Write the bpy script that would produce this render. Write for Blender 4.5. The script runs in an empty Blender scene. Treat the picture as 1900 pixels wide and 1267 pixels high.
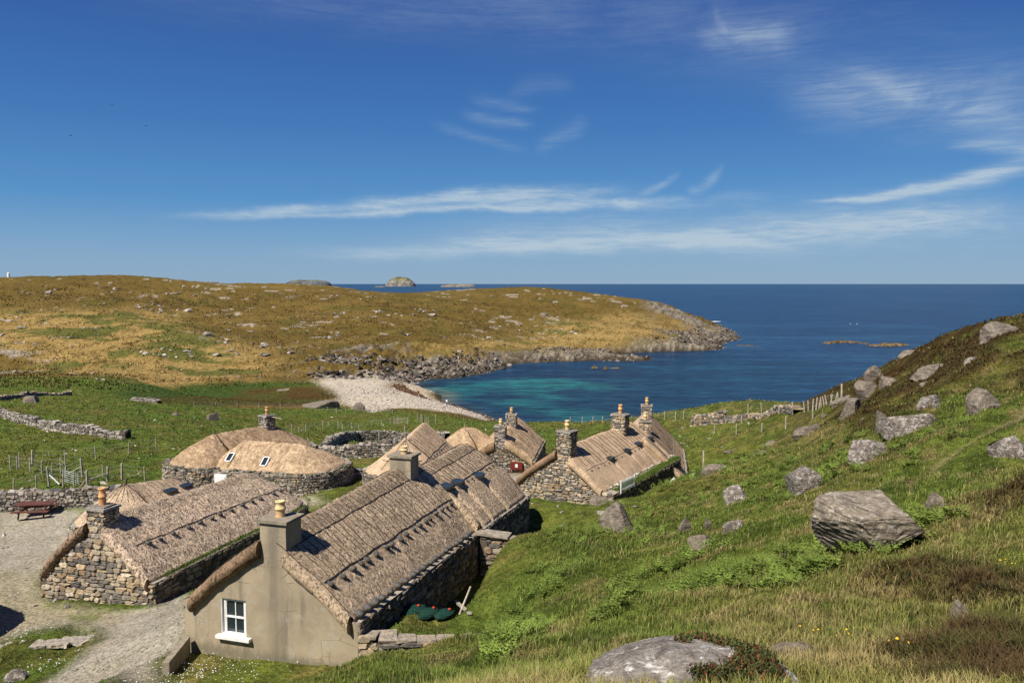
import bpy, math, random
import numpy as np
from mathutils import Vector, Matrix
R = math.radians
rng = np.random.default_rng(7); random.seed(7)
S = bpy.context.scene
col = S.collection

# ------------------------------------------------------------------ camera
F, CX, CY, ZC = 1478.0, 950.0, 633.5, 30.0
PITCH = math.atan((CY - 526.5) / F)
cd = bpy.data.cameras.new('camera'); cam = bpy.data.objects.new('camera', cd); col.objects.link(cam)
cam.location = (0, 0, ZC); cam.rotation_euler = (math.pi/2 - PITCH, 0, 0)
cd.sensor_width = 36; cd.lens = F * 36 / 1900; cd.clip_start = 0.1; cd.clip_end = 120000
S.camera = cam
S.view_settings.view_transform = 'Standard'; S.view_settings.look = 'None'
S.view_settings.exposure = 0.45; S.view_settings.gamma = 1
S.render.resolution_x = 1024; S.render.resolution_y = 682

def ray(u, v):
    x = (u-CX)/F; y = -(v-CY)/F
    return np.array([x, math.cos(PITCH)+y*math.sin(PITCH), -math.sin(PITCH)+y*math.cos(PITCH)])
def at(u, v, D):
    r = ray(u, v); return np.array([0, 0, ZC]) + r*(D/r[1])

# ------------------------------------------------------------------ sun and sky
SUN_AZ, SUN_EL = R(221), R(51)      # compass style: 0 = +Y (view direction), 90 = +X
sv = Vector((math.sin(SUN_AZ)*math.cos(SUN_EL), math.cos(SUN_AZ)*math.cos(SUN_EL), math.sin(SUN_EL)))
sd = bpy.data.lights.new('sun', 'SUN'); sd.energy = 5.0; sd.angle = R(0.5); sd.color = (1, 0.94, 0.83)
sun = bpy.data.objects.new('sun', sd); col.objects.link(sun)
sun.rotation_euler = sv.to_track_quat('Z', 'Y').to_euler(); sun.location = (-60, -60, 120)

W = bpy.data.worlds.new('World'); S.world = W; W.use_nodes = True
class NT:
    """tiny helper to write node trees"""
    def __init__(s, nt): s.nt = nt; s.n = nt.nodes; s.l = nt.links; s.n.clear()
    def new(s, t, **kw):
        n = s.n.new(t)
        for k, v in kw.items(): setattr(n, k, v)
        return n
    def put(s, sock, v):
        if v is None: return
        if isinstance(v, bpy.types.NodeSocket): s.l.new(v, sock)
        else:
            if isinstance(v, tuple) and len(v) == 3 and sock.type == 'RGBA': v = (*v, 1)
            sock.default_value = v
    def m(s, op, a, b=None, c=None, clamp=False):
        n = s.new('ShaderNodeMath', operation=op, use_clamp=clamp)
        s.put(n.inputs[0], a); s.put(n.inputs[1], b); s.put(n.inputs[2], c)
        return n.outputs[0]
    def mixc(s, f, a, b, bt='MIX'):
        n = s.new('ShaderNodeMix', data_type='RGBA', blend_type=bt, clamp_factor=True)
        s.put(n.inputs[0], f); s.put(n.inputs[6], a); s.put(n.inputs[7], b)
        return n.outputs[2]
    def noise(s, vec, scale, detail=4, rough=0.55, dist=0.0):
        n = s.new('ShaderNodeTexNoise'); s.put(n.inputs['Vector'], vec)
        n.inputs['Scale'].default_value = scale; n.inputs['Detail'].default_value = detail
        n.inputs['Roughness'].default_value = rough; n.inputs['Distortion'].default_value = dist
        return n.outputs[0]
    def voro(s, vec, scale, feature='F1', out=0, rnd=1.0):
        n = s.new('ShaderNodeTexVoronoi', feature=feature); s.put(n.inputs['Vector'], vec)
        n.inputs['Scale'].default_value = scale; n.inputs['Randomness'].default_value = rnd
        return n.outputs[out]
    def ss(s, v, a, b, lo=0.0, hi=1.0):
        n = s.new('ShaderNodeMapRange', interpolation_type='SMOOTHSTEP')
        s.put(n.inputs[0], v); n.inputs[1].default_value = a; n.inputs[2].default_value = b
        n.inputs[3].default_value = lo; n.inputs[4].default_value = hi
        return n.outputs[0]
    def mapp(s, vec, scale=(1, 1, 1), rot=(0, 0, 0)):
        n = s.new('ShaderNodeMapping'); s.put(n.inputs[0], vec)
        n.inputs['Scale'].default_value = scale; n.inputs['Rotation'].default_value = rot
        return n.outputs[0]
    def bump(s, h, strength, dist, nrm=None):
        n = s.new('ShaderNodeBump'); s.put(n.inputs['Height'], h)
        n.inputs['Strength'].default_value = strength; n.inputs['Distance'].default_value = dist
        if nrm is not None: s.put(n.inputs['Normal'], nrm)
        return n.outputs[0]

w = NT(W.node_tree)
sky = w.new('ShaderNodeTexSky', sky_type='NISHITA', sun_disc=False, sun_elevation=SUN_EL, sun_rotation=SUN_AZ,
            altitude=0, air_density=1.0, dust_density=0.35, ozone_density=3.0)
tc = w.new('ShaderNodeTexCoord').outputs['Generated']
sep = w.new('ShaderNodeSeparateXYZ'); w.l.new(tc, sep.inputs[0])
az = w.m('ARCTAN2', sep.outputs[0], sep.outputs[1]); el = w.m('ARCSINE', sep.outputs[2])
comb = w.new('ShaderNodeCombineXYZ'); w.put(comb.inputs[0], az); w.put(comb.inputs[1], el)
ae = comb.outputs[0]
# wind-drawn cirrus: a few long wisps, each a curve of elevation against azimuth
wob = w.m('MULTIPLY', w.m('SUBTRACT', w.noise(w.mapp(ae, (5, 9, 1)), 1.0, 5, .6), 0.5), 0.035)
fib = w.noise(w.mapp(ae, (14, 150, 1), (0, 0, 0.10)), 1.0, 9, 0.72, 0.8)
fib2 = w.noise(w.mapp(ae, (5, 14, 1)), 1.0, 7, 0.65, 0.6)
elw = w.m('ADD', el, wob)
total = None
STROKES = [  # pixel points of the wisp, half width in pixels at start and end, density
 ([(330, 400), (600, 388), (820, 372), (1000, 352), (1190, 360)], 5, 14, 0.95),
 ([(480, 397), (760, 393), (1050, 380), (1400, 368)], 4, 9, 0.85),
 ([(560, 468), (1000, 456), (1500, 434), (1980, 396)], 9, 24, 0.95),
 ([(700, 442), (1200, 424), (1980, 408)], 20, 46, 0.34),
 ([(200, 6), (700, 0), (1200, 36), (1700, 126), (1980, 160)], 26, 80, 0.13),
 ([(1290, 66), (1390, 60), (1480, 72)], 16, 20, 0.30),
 ([(1322, 18), (1335, 40), (1352, 58)], 12, 12, 0.16),
 ([(1440, 176), (1700, 178), (1980, 160)], 34, 60, 0.26),
 ([(1500, 378), (1700, 352), (1900, 310), (1970, 286)], 3, 13, 1.0),
 ([(1560, 120), (1780, 208), (1980, 268)], 14, 22, 0.28),
 ([(1760, 266), (1980, 288)], 6, 12, 0.5),
 ([(850, 210), (920, 222), (990, 230)], 9, 7, 0.22),
 ([(870, 184), (930, 193), (1000, 204)], 9, 6, 0.14),
 ([(800, 232), (880, 255), (980, 274)], 8, 8, 0.16),
 ([(940, 176), (1005, 158), (1070, 164)], 14, 11, 0.11),
 ([(990, 272), (1045, 252), (1095, 234)], 12, 14, 0.15),
 ([(1185, 358), (1225, 346), (1262, 328)], 6, 5, 0.5),
 ([(1270, 352), (1310, 344), (1343, 318)], 5, 9, 0.5),
]
for pts, w0, w1, dens in STROKES:
    A = []
    for (u, v) in pts:
        d = ray(u, v); d = d/np.linalg.norm(d); A.append((math.atan2(d[0], d[1]), math.asin(d[2])))
    A = np.array(A); x0, x1 = A[0, 0], A[-1, 0]; xm = (x0+x1)/2
    deg = min(2, len(pts)-1); cf = list(np.polyfit(A[:, 0]-xm, A[:, 1], deg)); cf = [0]*(3-len(cf)) + cf
    x = w.m('SUBTRACT', az, float(xm))
    curve = w.m('MULTIPLY_ADD', w.m('MULTIPLY_ADD', x, float(cf[0]), float(cf[1])), x, float(cf[2]))
    hw = (x1-x0)/2
    ends = w.ss(w.m('ABSOLUTE', x), hw*1.15, hw*0.45)
    wid = w.m('MULTIPLY_ADD', x, float((w1-w0)/F/(2*hw)), float((w0+w1)/2/F))
    q = w.m('DIVIDE', w.m('SUBTRACT', elw, curve), w.m('MAXIMUM', wid, 0.001))
    g = w.m('EXPONENT', w.m('MULTIPLY', w.m('MULTIPLY', q, q), -0.8))
    v = w.m('MULTIPLY', w.m('MULTIPLY', g, ends), dens)
    total = v if total is None else w.m('ADD', total, v)
tex = w.m('MULTIPLY', w.ss(fib, 0.30, 0.72, 0.5, 1.3), w.ss(fib2, 0.28, 0.62, 0.35, 1.25))
cl = w.m('MULTIPLY', total, tex)
cl = w.m('MULTIPLY', cl, w.ss(el, 0.0, 0.02))
cl = w.m('MINIMUM', w.m('MULTIPLY', cl, 0.80), 0.75)
hsv = w.new('ShaderNodeHueSaturation'); w.l.new(sky.outputs[0], hsv.inputs['Color'])
hsv.inputs['Saturation'].default_value = 1.22; hsv.inputs['Hue'].default_value = 0.507; hsv.inputs['Value'].default_value = 1.0
ramp = w.new('ShaderNodeValToRGB'); w.put(ramp.inputs[0], w.m('MULTIPLY', el, 1.6))
er = ramp.color_ramp; er.elements[0].position = 0.0; er.elements[0].color = (.265, .42, .60, 1)
er.elements[1].position = 1.0; er.elements[1].color = (.020, .06, .24, 1)
for p_, c_ in ((.06, (.205, .385, .62)), (.16, (.085, .285, .60)), (.30, (.050, .19, .50)), (.48, (.034, .118, .39)), (.75, (.024, .078, .31))):
    e_ = er.elements.new(p_); e_.color = (*c_, 1)
rs = w.new('ShaderNodeVectorMath', operation='SCALE'); w.l.new(ramp.outputs[0], rs.inputs[0]); rs.inputs[3].default_value = 0.72/0.055
skyc = w.mixc(0.86, hsv.outputs[0], rs.outputs[0])
bg = w.new('ShaderNodeBackground'); w.put(bg.inputs[0], w.mixc(cl, skyc, (6.8, 8.2, 9.2)))
bg.inputs[1].default_value = 0.055
wo = w.new('ShaderNodeOutputWorld'); w.l.new(bg.outputs[0], wo.inputs[0])

# ------------------------------------------------------------------ helpers
def hash2(ix, iy, seed):
    h = (ix.astype(np.int64)*374761393 + iy.astype(np.int64)*668265263 + seed*2147483647) & 0xFFFFFFFF
    h = ((h ^ (h >> 13))*1274126177) & 0xFFFFFFFF
    h = h ^ (h >> 16)
    return (h & 0xFFFFFF)/float(0xFFFFFF)
def vnoise(x, y, seed=0):
    x = np.asarray(x, float); y = np.asarray(y, float)
    ix = np.floor(x); iy = np.floor(y); fx = x-ix; fy = y-iy
    fx = fx*fx*(3-2*fx); fy = fy*fy*(3-2*fy)
    a = hash2(ix, iy, seed); b = hash2(ix+1, iy, seed); c = hash2(ix, iy+1, seed); d = hash2(ix+1, iy+1, seed)
    return (a*(1-fx)+b*fx)*(1-fy) + (c*(1-fx)+d*fx)*fy
def fbm(x, y, oct=4, seed=0, gain=0.5):
    s = 0; a = 1; t = 0
    for i in range(oct):
        s = s + a*vnoise(x*2**i+17.3*i, y*2**i-9.1*i, seed+i); t += a; a *= gain
    return s/t
def sstep(v, a, b):
    t = np.clip((v-a)/(b-a), 0, 1); return t*t*(3-2*t)

def mesh_obj(name, verts, faces, mat=None, parent=None, cols=None, smooth=False):
    """faces: a list of index tuples, or a list of integer arrays (M,k)"""
    verts = np.asarray(verts, np.float32)
    if len(faces) and isinstance(faces[0], np.ndarray): arrs = faces
    else:
        d = {}
        for f in faces: d.setdefault(len(f), []).append(f)
        arrs = [np.array(v) for v in d.values()]
    me = bpy.data.meshes.new(name)
    nf = sum(len(a) for a in arrs)
    me.vertices.add(len(verts)); me.vertices.foreach_set('co', verts.ravel())
    if nf:
        lv = np.concatenate([a.ravel() for a in arrs]).astype(np.int32)
        tot = np.concatenate([np.full(len(a), a.shape[1]) for a in arrs]).astype(np.int32)
        st = np.concatenate([[0], np.cumsum(tot)[:-1]]).astype(np.int32)
        me.loops.add(len(lv)); me.loops.foreach_set('vertex_index', lv)
        me.polygons.add(nf); me.polygons.foreach_set('loop_start', st); me.polygons.foreach_set('loop_total', tot)
        me.polygons.foreach_set('use_smooth', np.full(nf, bool(smooth)))
    if cols is not None:
        ca = me.attributes.new('Col', 'FLOAT_COLOR', 'POINT')
        c = np.ones((len(verts), 4), np.float32); cols = np.asarray(cols, np.float32); c[:, :cols.shape[1]] = cols
        ca.data.foreach_set('color', c.ravel())
    me.update(calc_edges=True); me.validate()
    if mat: me.materials.append(mat)
    o = bpy.data.objects.new(name, me); col.objects.link(o)
    if parent: o.parent = parent
    return o

class MB:
    """collects shapes for one mesh"""
    def __init__(s): s.v = []; s.f = []; s.c = []; s.n = 0
    def add(s, v, f, c=(1, 1, 1)):
        v = np.asarray(v, float).reshape(-1, 3)
        s.v.append(v); s.f += [tuple(int(i)+s.n for i in q) for q in f]
        c = np.asarray(c, float); s.c.append(np.tile(c, (len(v), 1)) if c.ndim == 1 else c); s.n += len(v)
    def box(s, cx, cy, cz, sx, sy, sz, rot=None, c=(1, 1, 1), jit=0.0):
        v = np.array([(x, y, z) for x in (-.5, .5) for y in (-.5, .5) for z in (-.5, .5)])*(sx, sy, sz)
        if jit: v = v + rng.normal(0, jit, v.shape)
        if rot is not None: v = v @ np.array(rot).T
        v = v + (cx, cy, cz)
        s.add(v, [(0, 1, 3, 2), (4, 6, 7, 5), (0, 4, 5, 1), (2, 3, 7, 6), (0, 2, 6, 4), (1, 5, 7, 3)], c)
    def tube(s, pts, r, k=6, c=(1, 1, 1), r2=None, cap=True):
        pts = np.asarray(pts, float); n = len(pts); v = []
        for i, p in enumerate(pts):
            t = pts[min(i+1, n-1)]-pts[max(i-1, 0)]; t = t/(np.linalg.norm(t)+1e-9)
            a = np.cross(t, (0, 0, 1.0)) if abs(t[2]) < .95 else np.cross(t, (1.0, 0, 0))
            a /= np.linalg.norm(a); b = np.cross(t, a)
            rr = r if r2 is None else r+(r2-r)*i/(n-1)
            for j in range(k):
                q = 2*math.pi*j/k; v.append(p+rr*(math.cos(q)*a+math.sin(q)*b))
        f = [(i*k+j, i*k+(j+1) % k, (i+1)*k+(j+1) % k, (i+1)*k+j) for i in range(n-1) for j in range(k)]
        if cap: f += [tuple(range(k-1, -1, -1)), tuple((n-1)*k+j for j in range(k))]
        s.add(v, f, c)
    def lathe(s, prof, cx, cy, k=14, c=(1, 1, 1)):
        v = [(cx+r*math.cos(2*math.pi*j/k), cy+r*math.sin(2*math.pi*j/k), z) for r, z in prof for j in range(k)]
        n = len(prof)
        f = [(i*k+j, i*k+(j+1) % k, (i+1)*k+(j+1) % k, (i+1)*k+j) for i in range(n-1) for j in range(k)]
        f += [tuple((n-1)*k+j for j in range(k))]
        s.add(v, f, c)
    def build(s, name, mat, parent=None, smooth=False):
        return mesh_obj(name, np.concatenate(s.v), s.f, mat, parent, np.concatenate(s.c), smooth)

def rotz(a): c, q = math.cos(a), math.sin(a); return np.array([[c, -q, 0], [q, c, 0], [0, 0, 1]])
def rotx(a): c, q = math.cos(a), math.sin(a); return np.array([[1, 0, 0], [0, c, -q], [0, q, c]])
def roty(a): c, q = math.cos(a), math.sin(a); return np.array([[c, 0, q], [0, 1, 0], [-q, 0, c]])

def tag(o, label=None, cat=None, group=None, kind=None):
    if label: o['label'] = label
    if cat: o['category'] = cat
    if group: o['group'] = group
    if kind: o['kind'] = kind
    return o
def empty(name, loc, rz=0, **kw):
    o = bpy.data.objects.new(name, None); col.objects.link(o); o.location = tuple(float(q) for q in loc)
    o.rotation_euler = (0, 0, rz); o.empty_display_size = 0.5
    return tag(o, **kw)

# ------------------------------------------------------------------ materials
def base_mat(name):
    m = bpy.data.materials.new(name); m.use_nodes = True; t = NT(m.node_tree)
    b = t.new('ShaderNodeBsdfPrincipled'); o = t.new('ShaderNodeOutputMaterial'); t.l.new(b.outputs[0], o.inputs[0])
    b.inputs['Specular IOR Level'].default_value = 0.25
    return m, t, b
def surf_mat(name, color=(1, 1, 1), attr=True, rough=0.9, layers=(), bumps=(), spec=0.2, coord='Object'):
    """layers: (scale, lo, hi, colour multiplier dark, colour multiplier light); bumps: (scale, strength, distance)"""
    m, t, b = base_mat(name)
    co = t.new('ShaderNodeTexCoord').outputs[coord]
    c = None
    if attr:
        a = t.new('ShaderNodeAttribute', attribute_name='Col'); c = t.mixc(1.0, a.outputs['Color'], color, 'MULTIPLY')
    else: c = t.mixc(0.0, color, color)
    for L in layers:
        sc, lo, hi, ca, cb = L[:5]; mp = L[5] if len(L) > 5 else (1, 1, 1)
        f = t.ss(t.noise(t.mapp(co, mp), sc, 5, .6), lo, hi)
        c = t.mixc(1.0, c, t.mixc(f, ca, cb), 'MULTIPLY')
    n = None
    for B in bumps:
        sc, st, d = B[:3]; mp = B[3] if len(B) > 3 else (1, 1, 1)
        n = t.bump(t.noise(t.mapp(co, mp), sc, 5, .65), st, d, n)
    t.put(b.inputs['Base Color'], c); b.inputs['Roughness'].default_value = rough
    b.inputs['Specular IOR Level'].default_value = spec
    if n is not None: t.put(b.inputs['Normal'], n)
    return m
def g3(v): return (v, v, v)
M = {}
M['stone'] = surf_mat('rubble_stone', layers=((9, .3, .7, g3(.62), g3(1.25)), (45, .3, .7, (.7, .68, .64), (1.2, 1.2, 1.2)), (2.2, .35, .7, (.85, .85, .88), (1.1, 1.05, .98))), bumps=((14, .6, .05), (60, .5, .02)))
M['mortar'] = surf_mat('wall_core', (.12, .10, .078), attr=False, layers=((20, .3, .7, g3(.5), g3(1.3)),), bumps=((20, .8, .05),))
M['slab'] = surf_mat('coping_slab', (.36, .31, .25), attr=False, layers=((3, .3, .7, g3(.6), g3(1.2)), (30, .3, .7, (.75, .73, .7), g3(1.15))), bumps=((8, .6, .05), (50, .5, .01)))
def thatch_mat(name, base, dark, light, speck=26):
    m, t, b = base_mat(name)
    co = t.new('ShaderNodeTexCoord').outputs['Object']
    st = t.mapp(co, (1.0, 1.0, .55))
    f1 = t.noise(st, speck, 6, .75, .4); f2 = t.noise(st, speck*2.6, 4, .7); f3 = t.noise(co, 1.3, 4, .55)
    c = t.mixc(t.ss(f1, .41, .53), dark, base)
    c = t.mixc(t.ss(f2, .50, .68, 0, .75), c, light)
    c = t.mixc(1.0, c, t.mixc(t.ss(f3, .3, .7), (.80, .78, .76), (1.12, 1.1, 1.07)), 'MULTIPLY')
    c = t.mixc(1.0, c, t.new('ShaderNodeAttribute', attribute_name='Col').outputs['Color'], 'MULTIPLY')
    t.put(b.inputs['Base Color'], c); b.inputs['Roughness'].default_value = .95; b.inputs['Specular IOR Level'].default_value = .08
    n = t.bump(f1, 1.0, .07); n = t.bump(f2, .8, .025, n)
    t.put(b.inputs['Normal'], n); return m
M['thatchA'] = thatch_mat('weathered_thatch', (.62, .47, .325), (.15, .10, .06), (.88, .74, .56), 13)
M['thatchB'] = thatch_mat('pale_weathered_thatch', (.66, .51, .375), (.11, .075, .05), (.92, .79, .62), 9)
M['thatchC'] = thatch_mat('golden_thatch', (.62, .46, .315), (.30, .20, .12), (.78, .62, .45), 18)
M['thatchE'] = thatch_mat('sandy_thatch', (.50, .365, .235), (.25, .165, .095), (.66, .52, .36), 9)
M['thatchE1'] = thatch_mat('shaded_brown_thatch', (.40, .285, .18), (.19, .12, .07), (.54, .41, .28), 9)  # sandy thatch made browner, shade of the right slope put into its colour
M['rope'] = surf_mat('dark_netting', (.045, .035, .028), attr=False, layers=((30, .3, .7, g3(.6), g3(1.5)),))
M['hangstone'] = surf_mat('anchor_stone', (.10, .092, .083), attr=False, layers=((12, .3, .7, g3(.55), g3(1.6)),), bumps=((25, .5, .02),))
def cement():
    m, t, b = base_mat('harled_cement')
    co = t.new('ShaderNodeTexCoord').outputs['Object']
    f1 = t.noise(co, 55, 3, .7); f2 = t.noise(co, .9, 4, .6); f3 = t.noise(t.mapp(co, (2.6, 2.6, .35)), 1, 5, .6)
    c = t.mixc(t.ss(f1, .35, .65), (.235, .192, .135), (.52, .435, .315))
    c = t.mixc(1.0, c, t.mixc(t.ss(f2, .3, .7), (.82, .8, .78), (1.1, 1.08, 1.03)), 'MULTIPLY')
    sp = t.new('ShaderNodeSeparateXYZ'); t.l.new(co, sp.inputs[0])
    c = t.mixc(t.ss(f3, .50, .72, 0, .7), c, (.17, .145, .115))
    pt = t.noise(co, 2.1, 6, .65, .8); c = t.mixc(t.ss(pt, .56, .60, 0, .45), c, (.40, .36, .30))
    wet = t.m('ADD', t.m('MULTIPLY', sp.outputs[2], -1.6), t.m('MULTIPLY', t.noise(t.mapp(co, (3, 3, .8)), 1, 5, .7), 1.4)); c = t.mixc(t.ss(wet, .35, .95, 0, .65), c, (.13, .12, .08))
    stk = t.m('SUBTRACT', t.m('MULTIPLY', t.noise(t.mapp(co, (1.6, 1.6, .16)), 1, 4, .6), 1.5), t.m('ABSOLUTE', t.m('SUBTRACT', sp.outputs[0], .25))); c = t.mixc(t.ss(stk, .25, .75, 0, .6), c, (.15, .13, .105))
    vr = t.voro(t.mapp(co, (.7, .7, .9)), 1.3, 'DISTANCE_TO_EDGE'); ck = t.m('MULTIPLY', t.ss(vr, .012, .0), t.ss(t.noise(co, .8, 2), .5, .6)); c = t.mixc(t.m('MULTIPLY', ck, .7), c, (.07, .06, .05))
    t.put(b.inputs['Base Color'], c); b.inputs['Roughness'].default_value = .95
    t.put(b.inputs['Normal'], t.bump(f1, .7, .02)); return m
M['cement'] = cement()
M['cap'] = surf_mat('cement_cap', (.27, .23, .17), attr=False, layers=((5, .3, .7, g3(.7), g3(1.15)), (70, .3, .7, g3(.8), g3(1.15))), bumps=((60, .4, .01),))
M['pot'] = surf_mat('clay_chimney_pot', (1, 1, 1), layers=((9, .3, .7, (.8, .74, .66), g3(1.12)), (40, .35, .7, g3(.85), g3(1.08))), rough=.7)
M['white'] = surf_mat('white_paint', (.78, .78, .76), attr=False, rough=.55, layers=((6, .3, .7, g3(.9), g3(1.03)),))
M['metal'] = surf_mat('galvanised_metal', (.36, .37, .37), attr=False, rough=.5)
M['wood'] = surf_mat('weathered_post_wood', (.44, .38, .31), attr=False, layers=((18, .3, .7, g3(.6), g3(1.2), (1, 1, .15)), (3, .3, .7, g3(.75), g3(1.15))), bumps=((30, .5, .01, (1, 1, .1)),))
M['redwood'] = surf_mat('red_brown_stain', (.125, .052, .04), attr=False, rough=.7, layers=((12, .3, .7, g3(.6), g3(1.3), (.2, 1, 1)),), bumps=((30, .4, .01, (.1, 1, 1)),))
M['redsign'] = surf_mat('dark_red_board', (.16, .025, .02), attr=False, rough=.6)
M['slate'] = surf_mat('dark_slate_frame', (.035, .038, .045), attr=False, rough=.35, spec=.4)
M['greenplastic'] = surf_mat('dark_green_netting', (.008, .038, .026), attr=False, rough=.7, layers=((30, .3, .7, g3(.4), g3(1.7)),), bumps=((40, .8, .03),))
M['red'] = surf_mat('orange_red_float', (.65, .05, .02), attr=False, rough=.5)
M['cloth'] = surf_mat('cloth', layers=((20, .3, .7, g3(.8), g3(1.1)),), rough=.9)
M['turf'] = surf_mat('turf', layers=((8, .3, .7, g3(.5), g3(1.4)), (40, .3, .7, g3(.6), g3(1.35))), bumps=((20, 1, .06),))
def glass():
    m, t, b = base_mat('window_glass')
    b.inputs['Base Color'].default_value = (.02, .03, .035, 1); b.inputs['Roughness'].default_value = .06
    b.inputs['Specular IOR Level'].default_value = .6; return m
M['glass'] = glass()
def rock_mat(name, base, lichen, amount=.5, strata=(.6, .6, 3), dark=(.055, .045, .038)):
    m, t, b = base_mat(name)
    co = t.new('ShaderNodeTexCoord').outputs['Object']
    f0 = t.noise(co, 1.8, 5, .6); f1 = t.noise(co, 7, 6, .7); f2 = t.noise(co, 40, 3, .6)
    fs = t.noise(t.mapp(co, strata, (.25, .15, 0)), 3.0, 5, .6, .3); fl = t.noise(co, 6.5, 7, .78, .9)
    c = t.mixc(t.ss(f1, .3, .7), tuple(q*.55 for q in base), tuple(min(1, q*1.25) for q in base))
    c = t.mixc(t.ss(fs, .50, .62, 0, .55), c, dark)
    c = t.mixc(t.ss(f0, .55, .68, 0, .55), c, (dark[0]*1.6, dark[1]*1.5, dark[2]*1.3))
    c = t.mixc(t.ss(fl, .60-.12*amount, .70-.12*amount, 0, .85), c, lichen)
    c = t.mixc(1.0, c, t.mixc(t.ss(f2, .3, .7), g3(.78), g3(1.18)), 'MULTIPLY')
    t.put(b.inputs['Base Color'], c); b.inputs['Roughness'].default_value = .92
    n = t.bump(fs, .7, .12); n = t.bump(f1, .8, .06, n); n = t.bump(f2, .6, .015, n)
    t.put(b.inputs['Normal'], n); return m
M['rock'] = rock_mat('gneiss_rock', (.205, .168, .13), (.42, .39, .35), .35)
M['rocklichen'] = rock_mat('lichen_gneiss_rock', (.185, .152, .125), (.47, .44, .40), .85)
M['rockstrata'] = rock_mat('layered_gneiss_rock', (.29, .24, .18), (.52, .48, .42), .5, (.5, .5, 7))
M['rockshore'] = surf_mat('shore_rock', layers=((3, .3, .7, g3(.6), g3(1.3)), (14, .3, .7, g3(.7), g3(1.2))), bumps=((6, .8, .2),))
def veg(name, trans=.25):
    m, t, b = base_mat(name)
    a = t.new('ShaderNodeAttribute', attribute_name='Col')
    t.put(b.inputs['Base Color'], a.outputs['Color']); b.inputs['Roughness'].default_value = .75
    b.inputs['Specular IOR Level'].default_value = .12
    return m
M['veg'] = veg('grass_blades')

# ------------------------------------------------------------------ terrain
def lp(x, y):
    d = np.sqrt(x*x+y*y)+1.0
    return np.arctan2(x, np.maximum(y, 0.05)+0.0)*1.0, np.log(d)
CP = [  # (u, v, distance) read off the hillside, the village green, the bay and the far headland
(1900,1267,4.5),(1500,1267,5),(1250,1215,7),(1100,1250,8),(1500,1100,11),(1700,1100,10.5),(1900,1100,10),(1300,1100,13.5),(1150,1130,15.5),
(950,1200,20.5),(950,1267,18.5),(800,1240,22),(700,1267,22),(500,1262,23.5),(350,1242,24.4),(200,1267,25.5),(100,1267,26.5),(0,1267,28),(0,1200,31.5),
(0,1100,37),(200,1150,33.5),(0,985,48),(100,957,50),(0,944,52),(250,1125,35.5),(80,1112,36.5),(330,1150,31),
(0,905,57),(200,905,56),(322,893,57.5),(560,912,55.5),(635,893,57),(640,915,52),(680,855,66),(620,850,69),
(300,800,85),(100,780,95),(0,760,106),(600,790,115),(700,770,135),(800,775,132),(0,735,132),(0,700,182),(200,700,195),(300,720,185),
(450,790,102),(350,760,125),(500,760,142),(690,790,122),(760,830,85),(860,840,76),(850,800,105),
(1900,1000,12.5),(1700,1000,14),(1600,1015,15.8),(1450,1050,16.5),(1800,900,17),(1900,860,17.5),(1700,880,21),(1550,930,22.5),
(1145,988,32),(1250,1010,26),(1050,1050,27),(1000,1100,24),(900,1100,27.5),(885,1185,25.6),(940,1000,35),(820,1135,28.2),(780,1128,28),(860,1060,31),
(1000,940,44),(1300,1000,23.5),(1100,1050,24.5),(1180,925,44),(1240,900,46),(1400,930,31),(1490,900,31),
(1305,872,52),(1400,870,42),(1600,850,32),(1720,790,34),(1830,755,33),(1690,800,33),(1500,805,50),(1400,800,66),(1320,800,78),(1265,880,56),
(1640,795,36),(1580,768,46),(1900,740,30),
(1000,785,118),(1100,785,115),(1250,778,104),(1330,768,102),(1400,762,98),(1480,757,90),(1545,750,80),(1570,742,74),(1605,705,68),(1640,690,63),(1700,655,58),(1780,628,54),(1900,598,48),
(1750,700,44),(1650,720,55),(1850,660,42),
(780,757,163),(570,752,158),(700,755,165),(860,765,165),(892,770,172),(610,705,225),(650,730,190),(700,700,238),(740,730,185),(800,750,172),
(400,745,186),(300,735,192),(500,742,188),(400,715,214),(550,712,219),(560,735,200),
(0,690,225),(0,650,252),(200,640,260),(200,600,307),(0,600,305),(200,560,355),(0,545,375),(0,515,436),(100,513,436),(200,513,436),(330,519,450),(400,527,470),(500,527,480),(600,530,505),(660,539,490),(730,546,500),(780,544,530),(860,537,545),(920,535,555),(980,533,560),(1060,539,545),(1150,551,525),(1210,561,507),(1250,580,480),(1290,598,462),(1335,615,450),
(1000,600,410),(1000,640,350),(1000,560,477),(1200,600,430),(1200,635,360),(800,600,368),(800,640,307),(700,640,293),(700,600,348),(700,560,423),(850,560,450),(500,600,340),(500,560,410),(500,650,266),(400,680,243),(600,690,236),(650,675,250),(700,670,262),(350,600,330),(350,560,400),(900,665,290),(1100,645,345),(1250,625,395),(1300,620,425),
]
CPX = []
for (u, v, D) in CP: CPX.append(at(u, v, D))
def ctrl(x, y, z): CPX.append(np.array([x, y, z]))
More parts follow.
